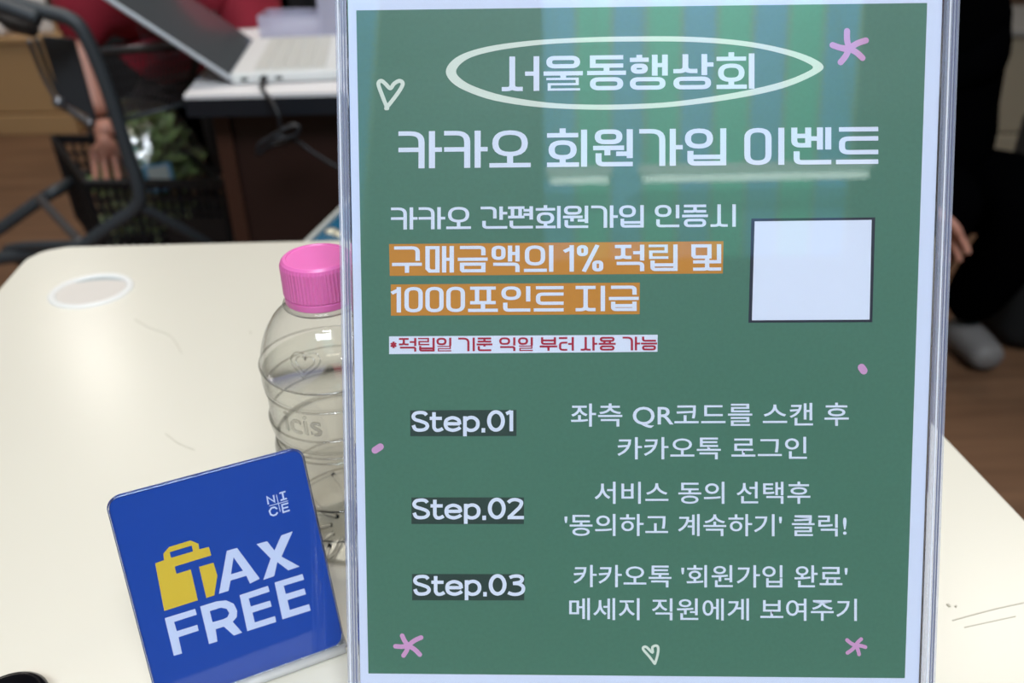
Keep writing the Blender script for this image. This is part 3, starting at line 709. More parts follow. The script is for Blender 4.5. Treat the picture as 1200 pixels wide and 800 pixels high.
# ================================================================== desk behind with laptop
DZ = .72
dk = empty('desk', (-.1, 1.6, 0)); tag(dk, 'desk with pale top, dark navy front edge and brown side panel behind the table', 'desk')
cA, cB = at(215, 112, z=DZ), at(252, 66, z=DZ)
dd = Vector((cB.x-cA.x, cB.y-cA.y, 0)).normalized(); dx_ = Vector((1, .03, 0)).normalized()
org = Vector((-.1, 1.6, 0))
def dq(p0, lx, ly, z0, z1, name, m_, par):
    bq = nb(); P = [p0, p0+dx_*lx, p0+dx_*lx+dd*ly, p0+dd*ly]
    extrude_poly(bq, [(p.x-org.x, p.y-org.y) for p in P], z0, z1); return obj(name, bq, m_, par)
dq(cA, .80, .75, DZ-.006, DZ, 'desk_mat', mat('desk_white', (226, 222, 222), .6), dk)['label'] = 'pale paper covering on the desktop'
dq(cA, .80, .75, DZ-.034, DZ-.006, 'desktop', mat('desk_navy', (17, 22, 30), .45), dk)
pA = at(246, 128, y=1.41); pA.z = 0
brown = mat('desk_brown', (36, 16, 11), .45, noise=.25, nscale=3)
bxo('front_panel', (pA.x+.02-org.x, 1.425-org.y, 0), (.26-org.x, 1.445-org.y, DZ-.034), brown, dk)
bxo('side_post', (pA.x-org.x, 1.415-org.y, 0), (pA.x+.026-org.x, 1.9-org.y, DZ-.034), mat('desk_post', (58, 30, 17), .5), dk)['label'] = 'lighter brown post'
bxo('side_post', (.234-org.x, 1.415-org.y, 0), (.26-org.x, 1.9-org.y, DZ-.034), mat('desk_post', (78, 40, 22), .5), dk)
# laptop
LA, LB = at(272, 99, z=DZ+.002), at(301, 52, z=DZ+.002)
ly = Vector((LB.x-LA.x, LB.y-LA.y, 0)); LL = .335; ly.normalize(); lx = Vector((ly.y, -ly.x, 0))
lm = Matrix((lx, ly, Vector((0, 0, 1)))).transposed()
lp = empty('laptop', LA, lm); tag(lp, 'open silver laptop seen from its side on the desk', 'laptop')
silver = mat('laptop_silver', (196, 200, 206), .35, .3)
bxo('base', (0, 0, 0), (.235, LL, .016), mat('laptop_pale', (226, 226, 224), .4), lp, .003)
kb = nb()
for i in range(5):
    for j in range(14):
        box(kb, (.035+i*.0235, .02+j*.0213, .016), (.035+i*.0235+.0205, .02+j*.0213+.0185, .0185))
ko = obj('keys', kb, mat('keys_pale', (206, 204, 198), .5), lp); ko['kind'] = 'stuff'
bxo('touchpad', (.165, .11, .016), (.228, .22, .0166), mat('pad_pale', (214, 214, 212), .3), lp)
th = math.radians(142)
LM = Matrix.Translation((0, 0, .010)) @ Matrix.Rotation(-math.radians(38), 4, 'Y').inverted()
lid_M = Matrix.Translation((0, 0, .008)) @ Matrix.Rotation(math.radians(38), 4, 'Y')
lo_ = bxo('lid', (-.24, 0, -.004), (0, LL, .003), silver, lp, .002, lid_M)
bxo('screen', (-.236, .005, .003), (-.006, LL-.005, .0036), mat('screen_glass', (74, 78, 82), .12), lo_, 0, lid_M)
prt = nb()
for k in (.015, .045, .07): box(prt, (k, -.0006, .005), (k+.011, .0004, .010))
obj('port', prt, mat('port_black', (12, 12, 12), .5), lp)
# cable with a coiled loop hanging in front of the desk
cb = nb(); blk = mat('cable_black', (24, 24, 28), .5)
p0 = LA + lx*.052 - ly*.012; p0.z = DZ+.009
yy = 1.33
cp = [p0, p0-ly*.04+Vector((0, 0, -.002)), at(318, 118, y=1.345), at(326, 134, y=yy), at(330, 150, y=yy), at(345, 146, y=yy), at(350, 154, y=yy), at(338, 166, y=yy), at(316, 172, y=yy), at(302, 181, y=yy-.01), at(305, 168, y=yy-.01), at(322, 160, y=yy-.01), at(340, 162, y=yy-.005), at(352, 168, y=yy), at(366, 178, y=yy), at(385, 190, y=yy), at(410, 205, y=yy), at(440, 235, y=yy), at(455, 290, y=yy+.02), Vector((-.25, 1.35, .01)), Vector((-.1, 1.38, .006)), Vector((.2, 1.39, .006))]
tube(cb, catmull(cp, 6), .0032, 8)
cable = obj('charging_cable', cb, blk, None, True); tag(cable, 'black cable with a looped coil hanging down from the laptop', 'cable')
bpy.context.view_layer.update()
plg = nb(); tube(plg, [p0, p0+(p0-cp[1])*.5], .0055, 8); obj('plug', plg, blk, cable, True)
lpk = nb(); tube(lpk, catmull([at(341, 160, y=yy-.012), at(320, 166, y=yy-.015), at(304, 180, y=yy-.015), at(303, 171, y=yy-.015), at(318, 160, y=yy-.012), at(338, 150, y=yy-.01), at(350, 148, y=yy-.01), at(347, 158, y=yy-.012)], 5, True), .003, 8, True)
obj('coil', lpk, blk, cable, True)
# clear boxes on the desk
cbm = mat('box_plastic', (214, 212, 232), .2, Alpha=.42)
def open_box(name, p, rz, wx, wy, h, th_, m_, lb, fill=None):
    t_ = empty(name, p, Matrix.Rotation(rz, 3, 'Z')); tag(t_, lb, 'box')
    bxo('bottom', (0, 0, 0), (wx, wy, th_), m_, t_)
    for lo, hi in (((0, 0, 0), (wx, th_, h)), ((0, wy-th_, 0), (wx, wy, h)), ((0, th_, 0), (th_, wy-th_, h)), ((wx-th_, th_, 0), (wx, wy-th_, h))):
        bxo('side', lo, hi, m_, t_)
    if fill:
        for k, f_ in enumerate(fill):
            bxo('paper', f_[0], f_[1], mat('paper_white', (225, 225, 232), .7), t_)
    return t_
p = at(305, 46, z=DZ); open_box('clear_tray', (p.x, p.y, DZ), .02, .13, .10, .045, .004, cbm, 'low clear plastic tray on the desk behind the laptop')
p = at(376, 46, z=DZ); open_box('clear_case', (p.x, p.y, DZ), .02, .26, .16, .20, .005, cbm, 'tall clear plastic case on the desk, cut off by the poster stand', [((.03, .03, .006), (.22, .05, .18)), ((.03, .08, .006), (.22, .10, .16))])
# storage box, blue top with pale rim
a1, a2 = at(350, 290, z=.60), at(408, 234, z=.60)
bd = Vector((a2.x-a1.x, a2.y-a1.y, 0)); bl = bd.length*1.2; bd.normalize(); bx_ = Vector((bd.y, -bd.x, 0))
sb = empty('storage_box', (a1.x, a1.y, 0), Matrix((bx_, bd, Vector((0, 0, 1)))).transposed())
tag(sb, 'blue storage box with pale rim between table and brown desk', 'box')
bxo('body', (.006, .006, 0), (.33, bl-.006, .585), mat('storage_blue', (16, 74, 104), .4), sb, .01)
rb = nb(); box(rb, (0, 0, .587), (.006, bl, .602)); box(rb, (.336, 0, .587), (.342, bl, .602)); box(rb, (.006, 0, .587), (.336, .006, .602)); box(rb, (.006, bl-.006, .587), (.336, bl, .602))
obj('rim', rb, mat('pale_trim', (190, 192, 186), .4), sb)
bxo('lid', (.006, .006, .588), (.336, bl-.006, .5975), mat('storage_lid', (18, 92, 126), .2, Coat_Weight=.6), sb)
bpy.context.view_layer.update()
for px_, py_ in ((388, 271), (398, 274)):
    q = sb.matrix_world.inverted() @ at(px_, py_, z=.599)
    rv = nb(); lathe(rv, [(.009, -.002), (.009, .001), (.006, .003), (.001, .0035)], 20)
    for v in rv.verts: v.co += Vector((q.x, q.y, .599))
    obj('rivet', rv, mat('rivet_pale', (214, 206, 184), .3, .5), sb, True)

# ================================================================== low wooden benches far behind
woodp = mat('bench_wood', (172, 136, 94), .55, noise=.08, nscale=2)
def bench(x0, x1, y, dpt, h, lb, topm=None, woodp=woodp):
    t_ = empty('display_bench', (x0, y, 0)); tag(t_, lb, 'bench')
    bxo('plinth', (0, -.02, .0), (x1-x0, dpt, .085), woodp, t_, .004)
    bxo('body', (0, 0, .092), (x1-x0-.02, dpt, h-.02), woodp, t_, .004)
    bxo('gap', (.01, .01, .08), (x1-x0-.03, dpt-.01, .095), mat('gap_dark', (40, 26, 16), .8), t_)
    bxo('bench_top', (-.01, -.015, h-.02), (x1-x0, dpt+.01, h), topm or woodp, t_, .003)
    return t_
bl_p = at(0, 157, z=0); bh = at(40, 44, y=bl_p.y).z
bR = at(92, 157, z=0)
bench(bl_p.x-1.2, bR.x, bl_p.y, .7, bh, 'low tan wooden display bench at the upper left, behind the cart')
rr_ = at(1165, 36, y=3.3)
bench(rr_.x-.6, rr_.x+1.4, 3.3, .6, rr_.z, 'low tan wooden bench with grey top at the upper right edge', mat('bench_grey', (128, 124, 120), .6), mat('bench_beige', (142, 130, 110), .6))
cbx = at(98, 157, z=0)
cbt = empty('added_cabinet', (-1.62, 3.2, 0)); tag(cbt, 'low black cabinet added to fill a dark area behind the person in the red shirt', 'cabinet')  # added as a stand-in for an area that only reads as black
cxl = at(104, 100, y=3.2).x
cbk = mat('stand_in_black', (14, 14, 16), .6)
bxo('body', (cxl+1.62, 0, .06), (1.35, .4, .80), cbk, cbt, .004)
for q in (0, 1, 2): 
    w0 = (1.35-cxl-1.62)/3; d_ = bxo('door', (cxl+1.62+q*w0+.005, -.016, .08), (cxl+1.62+(q+1)*w0-.005, 0, .78), cbk, cbt, .003)
    bxo('handle', (cxl+1.62+q*w0+w0-.05, -.03, .5), (cxl+1.62+q*w0+w0-.035, -.016, .6), mat('cart_steel2', (90, 90, 94), .35, .8), d_)
bxo('plinth', (cxl+1.63, .02, 0), (1.34, .38, .06), cbk, cbt)
# white packs on the left bench
for k, (px_, py_, wx, wy, hh) in enumerate(((-6, 42, .10, .08, .05), (24, 38, .10, .08, .12), (52, 38, .08, .08, .15), (2, 22, .10, .10, .13))):
    p = at(px_, py_, z=bh); b_ = nb(); box(b_, (-wx/2, -wy/2, 0), (wx/2, wy/2, hh), .012, 3)
    for v in b_.verts: v.co.x += .006*math.sin(v.co.z*60+k); v.co.y += .006*math.cos(v.co.x*50)
    o = obj('white_pack', b_, mat('pack_white%d' % (k % 2), ((214, 208, 204), (196, 190, 190))[k % 2], .6, noise=.1, nscale=20), None, True)
    o.location = (p.x, max(p.y, bl_p.y+.08), bh+.0005); o.rotation_euler.z = .2*k
    o['group'] = 'white packs on the tan bench'; o['category'] = 'pack'
    o['label'] = ('flat white pack at the front of the tan bench, left edge', 'white pack standing on the tan bench, second from the left', 'tallest pale pack on the tan bench, nearest the red shirt', 'pale pack at the back of the tan bench')[k]

# ================================================================== shopping cart
ct = empty('shopping_cart', (-.7, 1.6, 0)); tag(ct, 'dark grey two-tier shopping cart with wire basket beside the desk', 'cart')
CO = Vector((-.7, 1.6, 0))
def T(P): return [Vector(p)-CO for p in P]
grey = mat('cart_grey', (62, 66, 70), .5, .2); steel = mat('cart_steel', (130, 130, 134), .35, .8)
def tb_(name, P, r, m_=grey, smooth=True, n=6, par=None):
    b_ = nb(); tube(b_, catmull(T(P), n), r, 10); return obj(name, b_, m_, par or ct, smooth)
Y0 = 1.5
# rear frame loop from the handle down to the lower bend and back along the floor tier
tb_('frame_loop', [at(-40, -20, y=Y0), at(10, 0, y=Y0), at(50, 13, y=Y0), at(85, 24, y=Y0), at(104, 50, y=Y0), at(128, 110, y=Y0), at(150, 180, y=Y0), at(163, 225, y=Y0), at(158, 244, y=Y0), at(130, 264, y=Y0), at(98, 287, y=Y0), at(60, 312, y=Y0)], .0125)
tb_('handle', [at(-60, -14, y=Y0), at(-10, 2, y=Y0-.01), at(46, 22, y=Y0-.01)], .014)
tb_('lower_rail', [at(-40, 292, y=1.9), at(0, 268, y=1.9), at(45, 236, y=1.92), at(72, 220, y=1.95), at(100, 205, y=2.15)], .014)
tb_('brace', [at(46, 232, y=1.88), at(70, 258, y=1.7), at(96, 286, y=Y0)], .009, steel)
tb_('bottom_rail', [at(-40, 308, y=1.6), at(20, 300, y=1.58), at(70, 292, y=1.55), at(110, 290, y=1.52)], .013)
# thin folding side frame
tb_('side_rod', [at(33, 46, y=1.62), at(52, 92, y=1.62), at(68, 120, y=1.62)], .004, steel)
tb_('side_rod', [at(42, 44, y=1.62), at(60, 92, y=1.62), at(76, 122, y=1.62)], .004, grey)
tb_('hinge_arm', [at(66, 118, y=1.60), at(88, 133, y=1.56), at(108, 146, y=1.53)], .007, steel)
for q in ((69, 120), (104, 143)):
    p = at(*q, y=1.55); b_ = nb(); bmesh.ops.create_uvsphere(b_, u_segments=12, v_segments=8, radius=.011)
    for v in b_.verts: v.co += p-CO
    obj('hinge', b_, steel, ct, True)
# folding flap panel
fpn = nb(); q = [at(48, 42, y=1.60), at(86, 46, y=1.56), at(112, 140, y=1.54), at(72, 118, y=1.58)]
vs = [fpn.verts.new(p-CO) for p in q]+[fpn.verts.new(p-CO+Vector((0, .006, 0))) for p in q]
for f_ in ((0, 1, 2, 3), (7, 6, 5, 4), (0, 4, 5, 1), (1, 5, 6, 2), (2, 6, 7, 3), (3, 7, 4, 0)): fpn.faces.new([vs[i] for i in f_])
obj('seat_flap', fpn, mat('flap_grey', (52, 54, 58), .5), ct)
tb_('clip_strip', [at(0, 12, y=1.58), at(12, 26, y=1.56), at(40, 34, y=1.55)], .014, mat('clip_grey', (86, 88, 92), .5))
# upper wire basket: tapered box of wires
def quad_wires(bm, a, b, c, d, nu, nv, r):
    for k in range(nu+1):
        t_ = k/nu; tube(bm, T([a.lerp(b, t_), d.lerp(c, t_)]), r, 4)
    for k in range(nv+1):
        t_ = k/nv; tube(bm, T([a.lerp(d, t_), b.lerp(c, t_)]), r*.9, 4)
ta, tbp = at(112, 60, y=1.52), at(228, 50, y=1.56); ba, bbp = at(140, 142, y=1.53), at(218, 121, y=1.56)
back = Vector((-.09, .42, -.01)); backb = Vector((-.07, .36, .03))
wm = nb(); quad_wires(wm, ta, tbp, bbp, ba, 20, 6, .0012)
quad_wires(wm, ba, bbp, bbp+backb, ba+backb, 14, 9, .0012)
quad_wires(wm, tbp, tbp+back, bbp+backb, bbp, 14, 5, .0012)
quad_wires(wm, ta+back, tbp+back, bbp+backb, ba+backb, 16, 5, .0012)
wo = obj('wire_mesh', wm, mat('wire_dark', (58, 58, 62), .4, .5), ct); wo['kind'] = 'stuff'
tb_('basket_rim', [ta, tbp], .0045, steel, n=2)
tb_('basket_rim', [tbp, tbp+back], .0045, steel, n=2)
tb_('basket_rim', [ba, bbp], .004, grey, n=2)
tb_('basket_rim', [at(104, 66, y=1.53), at(230, 55, y=1.57)], .003, grey, n=2)
# lower tray and castors so the cart stands on the floor
SHZ = .235
bxo('lower_tray', (-1.02+.7, 1.72-1.6, SHZ-.02), (-.50+.7, 2.28-1.6, SHZ), grey, ct, .004)
for (x, y) in ((-1.0, 1.74), (-.52, 1.74), (-1.0, 2.26), (-.52, 2.26)):
    tb_('caster_post', [(x, y, SHZ-.02), (x, y, .05)], .012, grey, n=2)
    b_ = nb(); lathe(b_, [(.02, -.012), (.045, -.012), (.048, 0), (.045, .008), (.02, .008)], 20)
    for v in b_.verts: v.co = Vector((x, y, .048))-CO+Vector((v.co.z, v.co.x, v.co.y))
    obj('caster', b_, mat('rubber', (26, 26, 28), .7), ct, True)
for (x, z_) in ((-.985, .43), (-.62, .43)):
    tb_('tier_post', [Vector((x+.01, 1.74, SHZ)), Vector((x-.03 if x < -.9 else x+.02, 1.62, .36)), at(98, 287, y=Y0) if x < -.9 else at(160, 240, y=Y0)], .010, grey)

# shopping basket with greens
RZ = .445
r0, r1, r2 = at(101, 214, z=RZ), at(262, 214, z=RZ), at(62, 162, z=RZ)
ex = Vector((r1.x-r0.x, r1.y-r0.y, 0)); WX = ex.length; ex.normalize()
ey = Vector((r2.x-r0.x, r2.y-r0.y, 0)); WY = ey.length; ey.normalize()
bk = empty('shopping_basket', (r0.x, r0.y, SHZ+.001)); tag(bk, 'black slotted plastic shopping basket on the cart, filled with greens', 'basket')
BO = Vector((r0.x, r0.y, SHZ+.001)); bh_ = RZ-SHZ-.001
blackp = mat('basket_black', (20, 20, 23), .45)
def bp(u, v, h):
    k = .055*(1-h)
    u_ = k*(.5-u)*2*WX*.5+u*WX; v_ = k*(.5-v)*2*WY*.5+v*WY
    return ex*u_+ey*v_+Vector((0, 0, h*bh_))
def bar(bm, a, b, w_, t_, side):
    d = (b-a).normalized(); n_ = side.cross(d).normalized(); s_ = side.normalized()
    V = []
    for p in (a, b):
        for i, j in ((-1, -1), (1, -1), (1, 1), (-1, 1)): V.append(bm.verts.new(p+n_*i*w_/2+s_*j*t_/2))
    for f_ in ((0, 1, 2, 3), (7, 6, 5, 4), (0, 4, 5, 1), (1, 5, 6, 2), (2, 6, 7, 3), (3, 7, 4, 0)): bm.faces.new([V[i] for i in f_])
for nm, f, side, n_ in (('front_wall', lambda s_, h: bp(s_, 0, h), ey, 15), ('rear_wall', lambda s_, h: bp(s_, 1, h), ey, 13), ('left_wall', lambda s_, h: bp(0, s_, h), ex, 11), ('right_wall', lambda s_, h: bp(1, s_, h), ex, 11)):
    w_ = nb()
    for k in range(n_+1): bar(w_, f(k/n_, 0), f(k/n_, 1), .0075 if k % 5 else .012, .003, side)
    for h in (0, .12, .26, .40, .54, .68, .82, .95): bar(w_, f(0, h), f(1, h), .007, .0036, side)
    obj(nm, w_, blackp, bk)
w_ = nb(); bar(w_, bp(.08, 0, .5)-ey*.004, bp(.55, 0, .5)-ey*.004, .001, .001, ey)
pb = nb(); A = [bp(.52, -.012, .08), bp(.97, -.012, .08), bp(.97, -.012, .62), bp(.52, -.012, .62)]
vs = [pb.verts.new(p) for p in A]+[pb.verts.new(p+ey*.006) for p in A]
for f_ in ((0, 1, 2, 3), (7, 6, 5, 4), (0, 4, 5, 1), (1, 5, 6, 2), (2, 6, 7, 3), (3, 7, 4, 0)): pb.faces.new([vs[i] for i in f_])
w_.free(); obj('name_plate', pb, blackp, bk)
fb = nb(); A = [bp(0, 0, 0), bp(1, 0, 0), bp(1, 1, 0), bp(0, 1, 0)]; vs = [fb.verts.new(p) for p in A]+[fb.verts.new(p+Vector((0, 0, .004))) for p in A]
for f_ in ((0, 1, 2, 3), (7, 6, 5, 4), (0, 4, 5, 1), (1, 5, 6, 2), (2, 6, 7, 3), (3, 7, 4, 0)): fb.faces.new([vs[i] for i in f_])
obj('bottom', fb, blackp, bk)
rm = nb(); tube(rm, [bp(0, 0, 1), bp(1, 0, 1), bp(1, 1, 1), bp(0, 1, 1)], .0085, 8, True); obj('rim', rm, blackp, bk)
hd = nb(); tube(hd, catmull([bp(.33, 0, 1), bp(.34, .05, 1.12), bp(.36, .5, 1.06), bp(.34, .97, 1.12), bp(.33, 1, 1)], 5), .006, 8); obj('handle', hd, blackp, bk, True)
# greens: bagged leaves
def leaf_heap(name, center, rad, n_, m_, lb, par=None, sc=1.0):
    b_ = nb(); rnd = random.Random(3)
    for k in range(n_):
        a, c_, r_ = rnd.uniform(0, 2*PI), rnd.uniform(-.2, 1), rnd.uniform(.55, 1)
        s_ = math.sqrt(max(0, 1-c_*c_)); p = Vector((rad[0]*s_*math.cos(a), rad[1]*s_*math.sin(a), rad[2]*c_))*r_
        d = Vector((rnd.uniform(-1, 1), rnd.uniform(-1, 1), rnd.uniform(-.4, .8))).normalized(); sd = d.orthogonal().normalized()*rnd.uniform(.012, .022)*sc
        L_ = rnd.uniform(.03, .06)*sc; nn = d.cross(sd).normalized()*.006
        q = [p, p+d*L_*.35+sd+nn, p+d*L_, p+d*L_*.35-sd+nn, p+d*L_*.5-nn*.5]
        v = [b_.verts.new(x) for x in q]
        b_.faces.new((v[0], v[1], v[4])); b_.faces.new((v[1], v[2], v[4])); b_.faces.new((v[2], v[3], v[4])); b_.faces.new((v[3], v[0], v[4]))
    o = obj(name, b_, m_, par); 
    if lb: o['label'] = lb
    return o
gc = at(203, 196, y=1.99); gcb = Vector((gc.x, gc.y, 0))
bagc = bk.location + bp(.66, .62, .72)
bg = empty('bagged_greens', bagc); tag(bg, 'clear plastic bag of leafy greens with white and blue sticker in the basket', 'vegetables')
lf = leaf_heap('leaves', bagc, (.10, .13, .15), 420, mat('leaf_green', (142, 164, 104), .5, noise=.45, nscale=40), None, bg, 1.1); lf['kind'] = 'stuff'
sh = nb(); bmesh.ops.create_icosphere(sh, subdivisions=5, radius=1)
from mathutils import noise as MN
for v in sh.verts:
    d = v.co.copy(); k = 1+.10*MN.noise(d*2.2)+.07*abs(MN.noise(d*6))+.03*MN.noise(d*14)
    v.co = Vector((d.x*.117*k, d.y*.145*k, max(-.045, d.z*.178*k)))
obj('plastic_bag', sh, clear_mat('bag_plastic', (.95, .96, .95), 1.5, .22, bump=.8, bscale=40, extra=.2), bg, True)['label'] = 'clear crinkled plastic'
stp = nb(); dv_ = (CAM-bagc).normalized(); dv_.x += .12; kk_ = 1.13/math.sqrt((dv_.x/.117)**2+(dv_.y/.145)**2+(dv_.z/.178)**2)
M_ = (dv_.to_track_quat('Z', 'Y').to_matrix().to_4x4()); M_.translation = dv_*kk_
box(stp, (-.030, -.030, 0), (.030, .030, .0015), 0, 1, M_); st_ = obj('sticker', stp, mat('sticker_blue', (96, 158, 196), .5), bg)
stp = nb(); box(stp, (-.022, -.024, .0015), (.022, .024, .0022), 0, 1, M_); obj('sticker_print', stp, mat('sticker_white', (214, 218, 214), .5), st_)
lp2 = leaf_heap('loose_greens', None, (.085, .085, .10), 420, mat('leaf_mix', (196, 206, 160), .5, noise=.6, nscale=60), None)
lp2.location = bk.location + bp(.54, .5, .30); tag(lp2, 'mixed loose leafy greens filling the black basket under the bag', 'vegetables', None, 'stuff')

# ================================================================== people
skinm = mat('skin', (196, 138, 118), .5, noise=.05, nscale=30, Subsurface_Weight=.1, Subsurface_Radius=(.02, .01, .005), Subsurface_Scale=.3)
redm = mat('shirt_red', (150, 28, 48), .8, noise=.22, nscale=14)
blkm = mat('cloth_black', (4, 4, 5), 1.0, 0, .1, 20, Specular_IOR_Level=0.0)
hairm = mat('hair_black', (14, 12, 12), .45)
def head(par, c, look, up, r=.1, hair=True):
    look = look.normalized(); sd = look.cross(up).normalized(); up = sd.cross(look).normalized()
    R = Matrix((sd, look, up)).transposed().to_4x4(); R.translation = c
    b_ = nb(); bmesh.ops.create_uvsphere(b_, u_segments=24, v_segments=16, radius=1)
    for v in b_.verts:
        x, y, z = v.co; wj = 1-.22*max(0, -z); v.co = Vector((x*.074*wj, y*.092*(1-.1*max(0, -z)), z*.115))
        if y > .8: v.co.y += .012*math.exp(-((x/.16)**2+((z+.12)/.2)**2))
        if y > .5: v.co.y -= .007*(math.exp(-(((abs(x)-.38)/.18)**2+((z-.08)/.14)**2)))
    for v in b_.verts: v.co = R @ v.co
    h = obj('head', b_, skinm, par, True)
    for s_ in (-1, 1):
        e = nb(); bmesh.ops.create_uvsphere(e, u_segments=10, v_segments=8, radius=.011)
        for v in e.verts: v.co = R @ (v.co+Vector((s_*.029, .078, .010)))
        obj('eye', e, mat('eye_dark', (30, 22, 20), .2), h, True)
        e = nb(); bmesh.ops.create_uvsphere(e, u_segments=10, v_segments=8, radius=1)
        for v in e.verts: v.co = R @ (Vector((v.co.x*.008, v.co.y*.018, v.co.z*.03))+Vector((s_*.073, -.005, -.005)))
        obj('ear', e, skinm, h, True)
    e = nb(); box(e, (-.022, .081, -.058), (.022, .088, -.050), .003, 2, R); obj('mouth', e, mat('lips', (150, 78, 74), .5), h, True)
    if hair:
        e = nb(); bmesh.ops.create_uvsphere(e, u_segments=24, v_segments=16, radius=1)
        for v in e.verts:
            x, y, z = v.co; v.co = Vector((x*.084, y*.100-.012, z*.122+.012))
            if z < .1 and y > .1: v.co.y = min(v.co.y, .0)
            v.co = R @ v.co
        obj('hair', e, hairm, par, True)
    return R
def hand(par, wrist, d, palm_n, side=1, curl=.5, name='hand'):
    """palm and five separate fingers, one skinned surface"""
    d = d.normalized(); n_ = (palm_n-d*palm_n.dot(d)).normalized(); s_ = d.cross(n_)*side
    V = [wrist, wrist+d*.03, wrist+d*.06]; E_ = [(0, 1), (1, 2)]; R_ = [.021, (.020, .028), (.016, .030)]
    for i, (o_, L_) in enumerate(((-.030, .062), (-.010, .074), (.011, .070), (.030, .056))):
        b0 = wrist+d*.082+s_*o_; V.append(b0); E_.append((2, len(V)-1)); R_.append(.0095)
        dd_ = d+s_*o_*3; p = b0
        for j, f_ in enumerate((.42, .32, .26)):
            a = curl*(j+1)*.55; dv = (dd_.normalized()*math.cos(a)+n_*math.sin(a)); p = p+dv*L_*f_; V.append(p); E_.append((len(V)-2, len(V)-1)); R_.append(.0085-.001*j)
    V.append(wrist+d*.035-s_*.036+n_*.008); E_.append((1, len(V)-1)); R_.append(.011)
    V.append(V[-1]+d*.028-s_*.014+n_*.010); E_.append((len(V)-2, len(V)-1)); R_.append(.0095)
    V.append(V[-1]+d*.024+n_*.008); E_.append((len(V)-2, len(V)-1)); R_.append(.0085)
    return skin(name, V, E_, R_, skinm, par, 1)
def person(root_loc, label, J, topm, botm):
    t_ = empty('person', root_loc); tag(t_, label, 'person'); O = Vector(root_loc)
    L_ = lambda p: Vector(p)-O
    return t_, L_
# red shirted person bending over the cart
RP = (-.78, 2.45, 0)
rp, L = person(RP, 'person in a dark red shirt bending over the cart, one arm reaching into it', None, None, None)
sL, sR = at(92, -8, y=2.02), at(292, -4, y=2.08)
nk = Vector(((sL.x+sR.x)/2, 2.02, .84)); ch = Vector((nk.x, 2.10, .735)); be = at(197, 92, y=2.02); mid = Vector((nk.x, 2.28, .86)); hp_ = Vector((nk.x, 2.55, .93))
elL = at(96, 62, y=1.97)
wrL = at(116, 138, y=1.90)
elR = at(300, 36, y=2.05)+Vector((.02, .0, -.06)); wrR = Vector((elR.x+.01, 2.30, .66))
V = [hp_, mid, ch, nk, nk+Vector((0, -.06, .02)), sL, sR, elL, be, at(190, 52, y=2.05), elL.lerp(wrL, .1), elR]
E_ = [(0, 1), (1, 2), (2, 3), (3, 4), (2, 5), (2, 6), (5, 7), (2, 9), (9, 8), (6, 11)]
# main torso with sleeves
V = [L(v) for v in V]
Vt = [V[0], V[1], V[2], V[3], V[4], V[5], V[6], V[7], V[9], V[8], V[11]]
Et = [(0, 1), (1, 2), (2, 3), (3, 4), (2, 5), (2, 6), (5, 7), (2, 8), (8, 9), (6, 10)]
Rt = [(.15, .12), (.18, .14), (.20, .15), (.09, .09), (.055, .055), (.105, .105), (.10, .10), .060, (.12, .09), (.040, .04), .06]
skin('shirt', Vt, Et, Rt, redm, rp, 2)
fa = skin('forearm', [L(elL)+Vector((0, .0, .03)), L(elL.lerp(wrL, .5)), L(wrL)], [(0, 1), (1, 2)], [.043, .040, .027], skinm, rp, 2)
hand(rp, L(wrL), (at(124, 170, y=1.88)-wrL), Vector((.3, -1, 0)), 1, .35)
skin('forearm', [L(elR)+Vector((0, 0, .02)), L(elR.lerp(wrR, .5)), L(wrR)], [(0, 1), (1, 2)], [.042, .036, .027], skinm, rp, 2)
hand(rp, L(wrR), Vector((-.3, .6, -.6)), Vector((0, 0, -1)), -1, .3)
hc = L(at(176, -48, y=1.90)); head(rp, hc, Vector((0, -.75, -.65)), Vector((0, -.6, .8)))
e = nb(); tube(e, catmull([hc+Vector((-.02, .0, .05)), hc+Vector((-.01, -.03, -.05)), L(at(180, 4, y=1.86)), L(at(186, 20, y=1.86))], 5), [.07-.0035*k for k in range(16)], 10); obj('hair_lock', e, hairm, rp, True)
lg = [L(hp_), L((RP[0]-.10, 2.50, .85)), L((RP[0]-.14, 2.38, .47)), L((RP[0]-.14, 2.50, .08)), L((RP[0]+.10, 2.50, .85)), L((RP[0]+.14, 2.36, .47)), L((RP[0]+.14, 2.50, .08))]
skin('trousers', lg, [(0, 1), (1, 2), (2, 3), (0, 4), (4, 5), (5, 6)], [(.15, .12), .10, .075, .055, .10, .075, .055], blkm, rp, 2)
for s_ in (-1, 1):
    x = RP[0]+s_*.14; skin('shoe', [L((x, 2.53, .045)), L((x, 2.44, .045)), L((x, 2.34, .035))], [(0, 1), (1, 2)], [(.045, .045), (.045, .042), (.042, .032)], mat('shoe_dark', (40, 38, 40), .6), rp, 2)
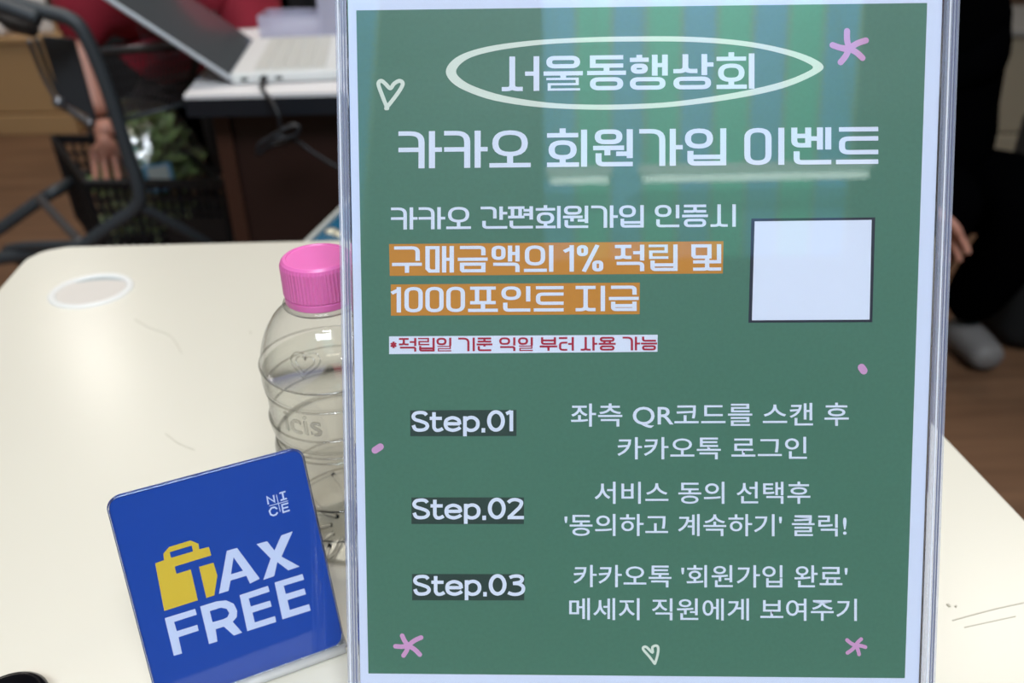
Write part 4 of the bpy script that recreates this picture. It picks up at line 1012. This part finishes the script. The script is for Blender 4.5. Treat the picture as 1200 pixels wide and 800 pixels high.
# crouching person in black at right
XP = at(1135, 412, z=0); XR_ = (XP.x-.06, XP.y+.12, 0)
xp, L = person(XR_, 'person in black clothes with a pale shoe crouching at the right behind the stand', None, None, None)
yb = 1.78
c1, c2, c3 = at(1098, 190, y=yb), at(1100, 90, y=yb), at(1085, 10, y=yb-.02)
hipx = Vector((XP.x-.10, 1.90, .36)); kn = at(1075, 205, y=1.66)
nkx = Vector((c3.x-.02, c3.y-.02, c3.z+.14))
V = [hipx, Vector((c2.x-.02, c2.y+.08, c2.z-.05)), c3, nkx, at(1062, 10, y=1.72), at(1134, 22, y=1.80), at(1060, 130, y=1.60), at(1146, 110, y=1.75), kn+Vector((-.02, .03, .1)), Vector((XP.x+.02, 1.72, .42)), ]
skin('coat', [L(v) for v in V], [(0, 1), (1, 2), (2, 3), (2, 4), (2, 5), (4, 6), (5, 7), (6, 8)], [(.17, .16), (.16, .15), (.14, .12), .06, .08, .085, .07, .088, .045, .1][:9], blkm, xp, 2) if False else None
Vc = V[:9]
skin('coat', [L(v) for v in Vc], [(0, 1), (1, 2), (2, 3), (2, 4), (2, 5), (4, 6), (5, 7), (6, 8)], [(.17, .16), (.16, .15), (.13, .12), (.06, .06), (.08, .08), (.08, .08), (.06, .06), (.085, .085), (.042, .042)], blkm, xp, 2)
for s_, ax_ in ((-1, XP.x-.22), (1, XP.x-.03)):
    k_ = Vector((ax_-.0, 1.62, .43)); an = Vector((ax_, 1.80, .09))
    skin('trousers', [L(hipx+Vector((s_*.07, 0, 0))), L(k_), L(an)], [(0, 1), (1, 2)], [.12, .085, .062], blkm, xp, 2)
    skin('shoe', [L((ax_, 1.83, .05)), L((ax_+.01, 1.75, .048)), L((ax_+.02, 1.66, .038))], [(0, 1), (1, 2)], [(.046, .046), (.046, .042), (.042, .034)], mat('shoe_pale', (112, 108, 106), .6), xp, 2)['label'] = 'pale sneaker'
wr = at(1073, 240, y=1.60); hand(xp, L(wr), at(1098, 268, y=1.60)-wr, Vector((0, -.6, -.8)), 1, .4)
skin('forearm', [L(V[8]), L(wr)], [(0, 1)], [.036, .026], skinm, xp, 2)
head(xp, L(nkx+Vector((-.0, -.05, .13))), Vector((-.3, -1, -.3)), Vector((0, 0, 1)))
# dark bag at the right edge
pb_ = at(1226, 392, z=0); bgm = mat('bag_black', (9, 9, 10), .9, noise=.15, nscale=25)
bgx = empty('travel_bag', (pb_.x, pb_.y, 0)); tag(bgx, 'black upright travel bag at the right edge behind the crouching person', 'bag')
bxo('body', (-.155, -.1, .0), (.155, .12, .56), bgm, bgx, .05, None, True)
bxo('pocket', (-.12, -.125, .06), (.12, -.095, .32), bgm, bgx, .012, None, True)
e = nb(); tube(e, catmull([(-.06, 0, .55), (-.05, 0, .60), (.05, 0, .60), (.06, 0, .55)], 5), .010, 8); obj('handle', e, mat('handle_grey', (60, 60, 64), .5), bgx, True)
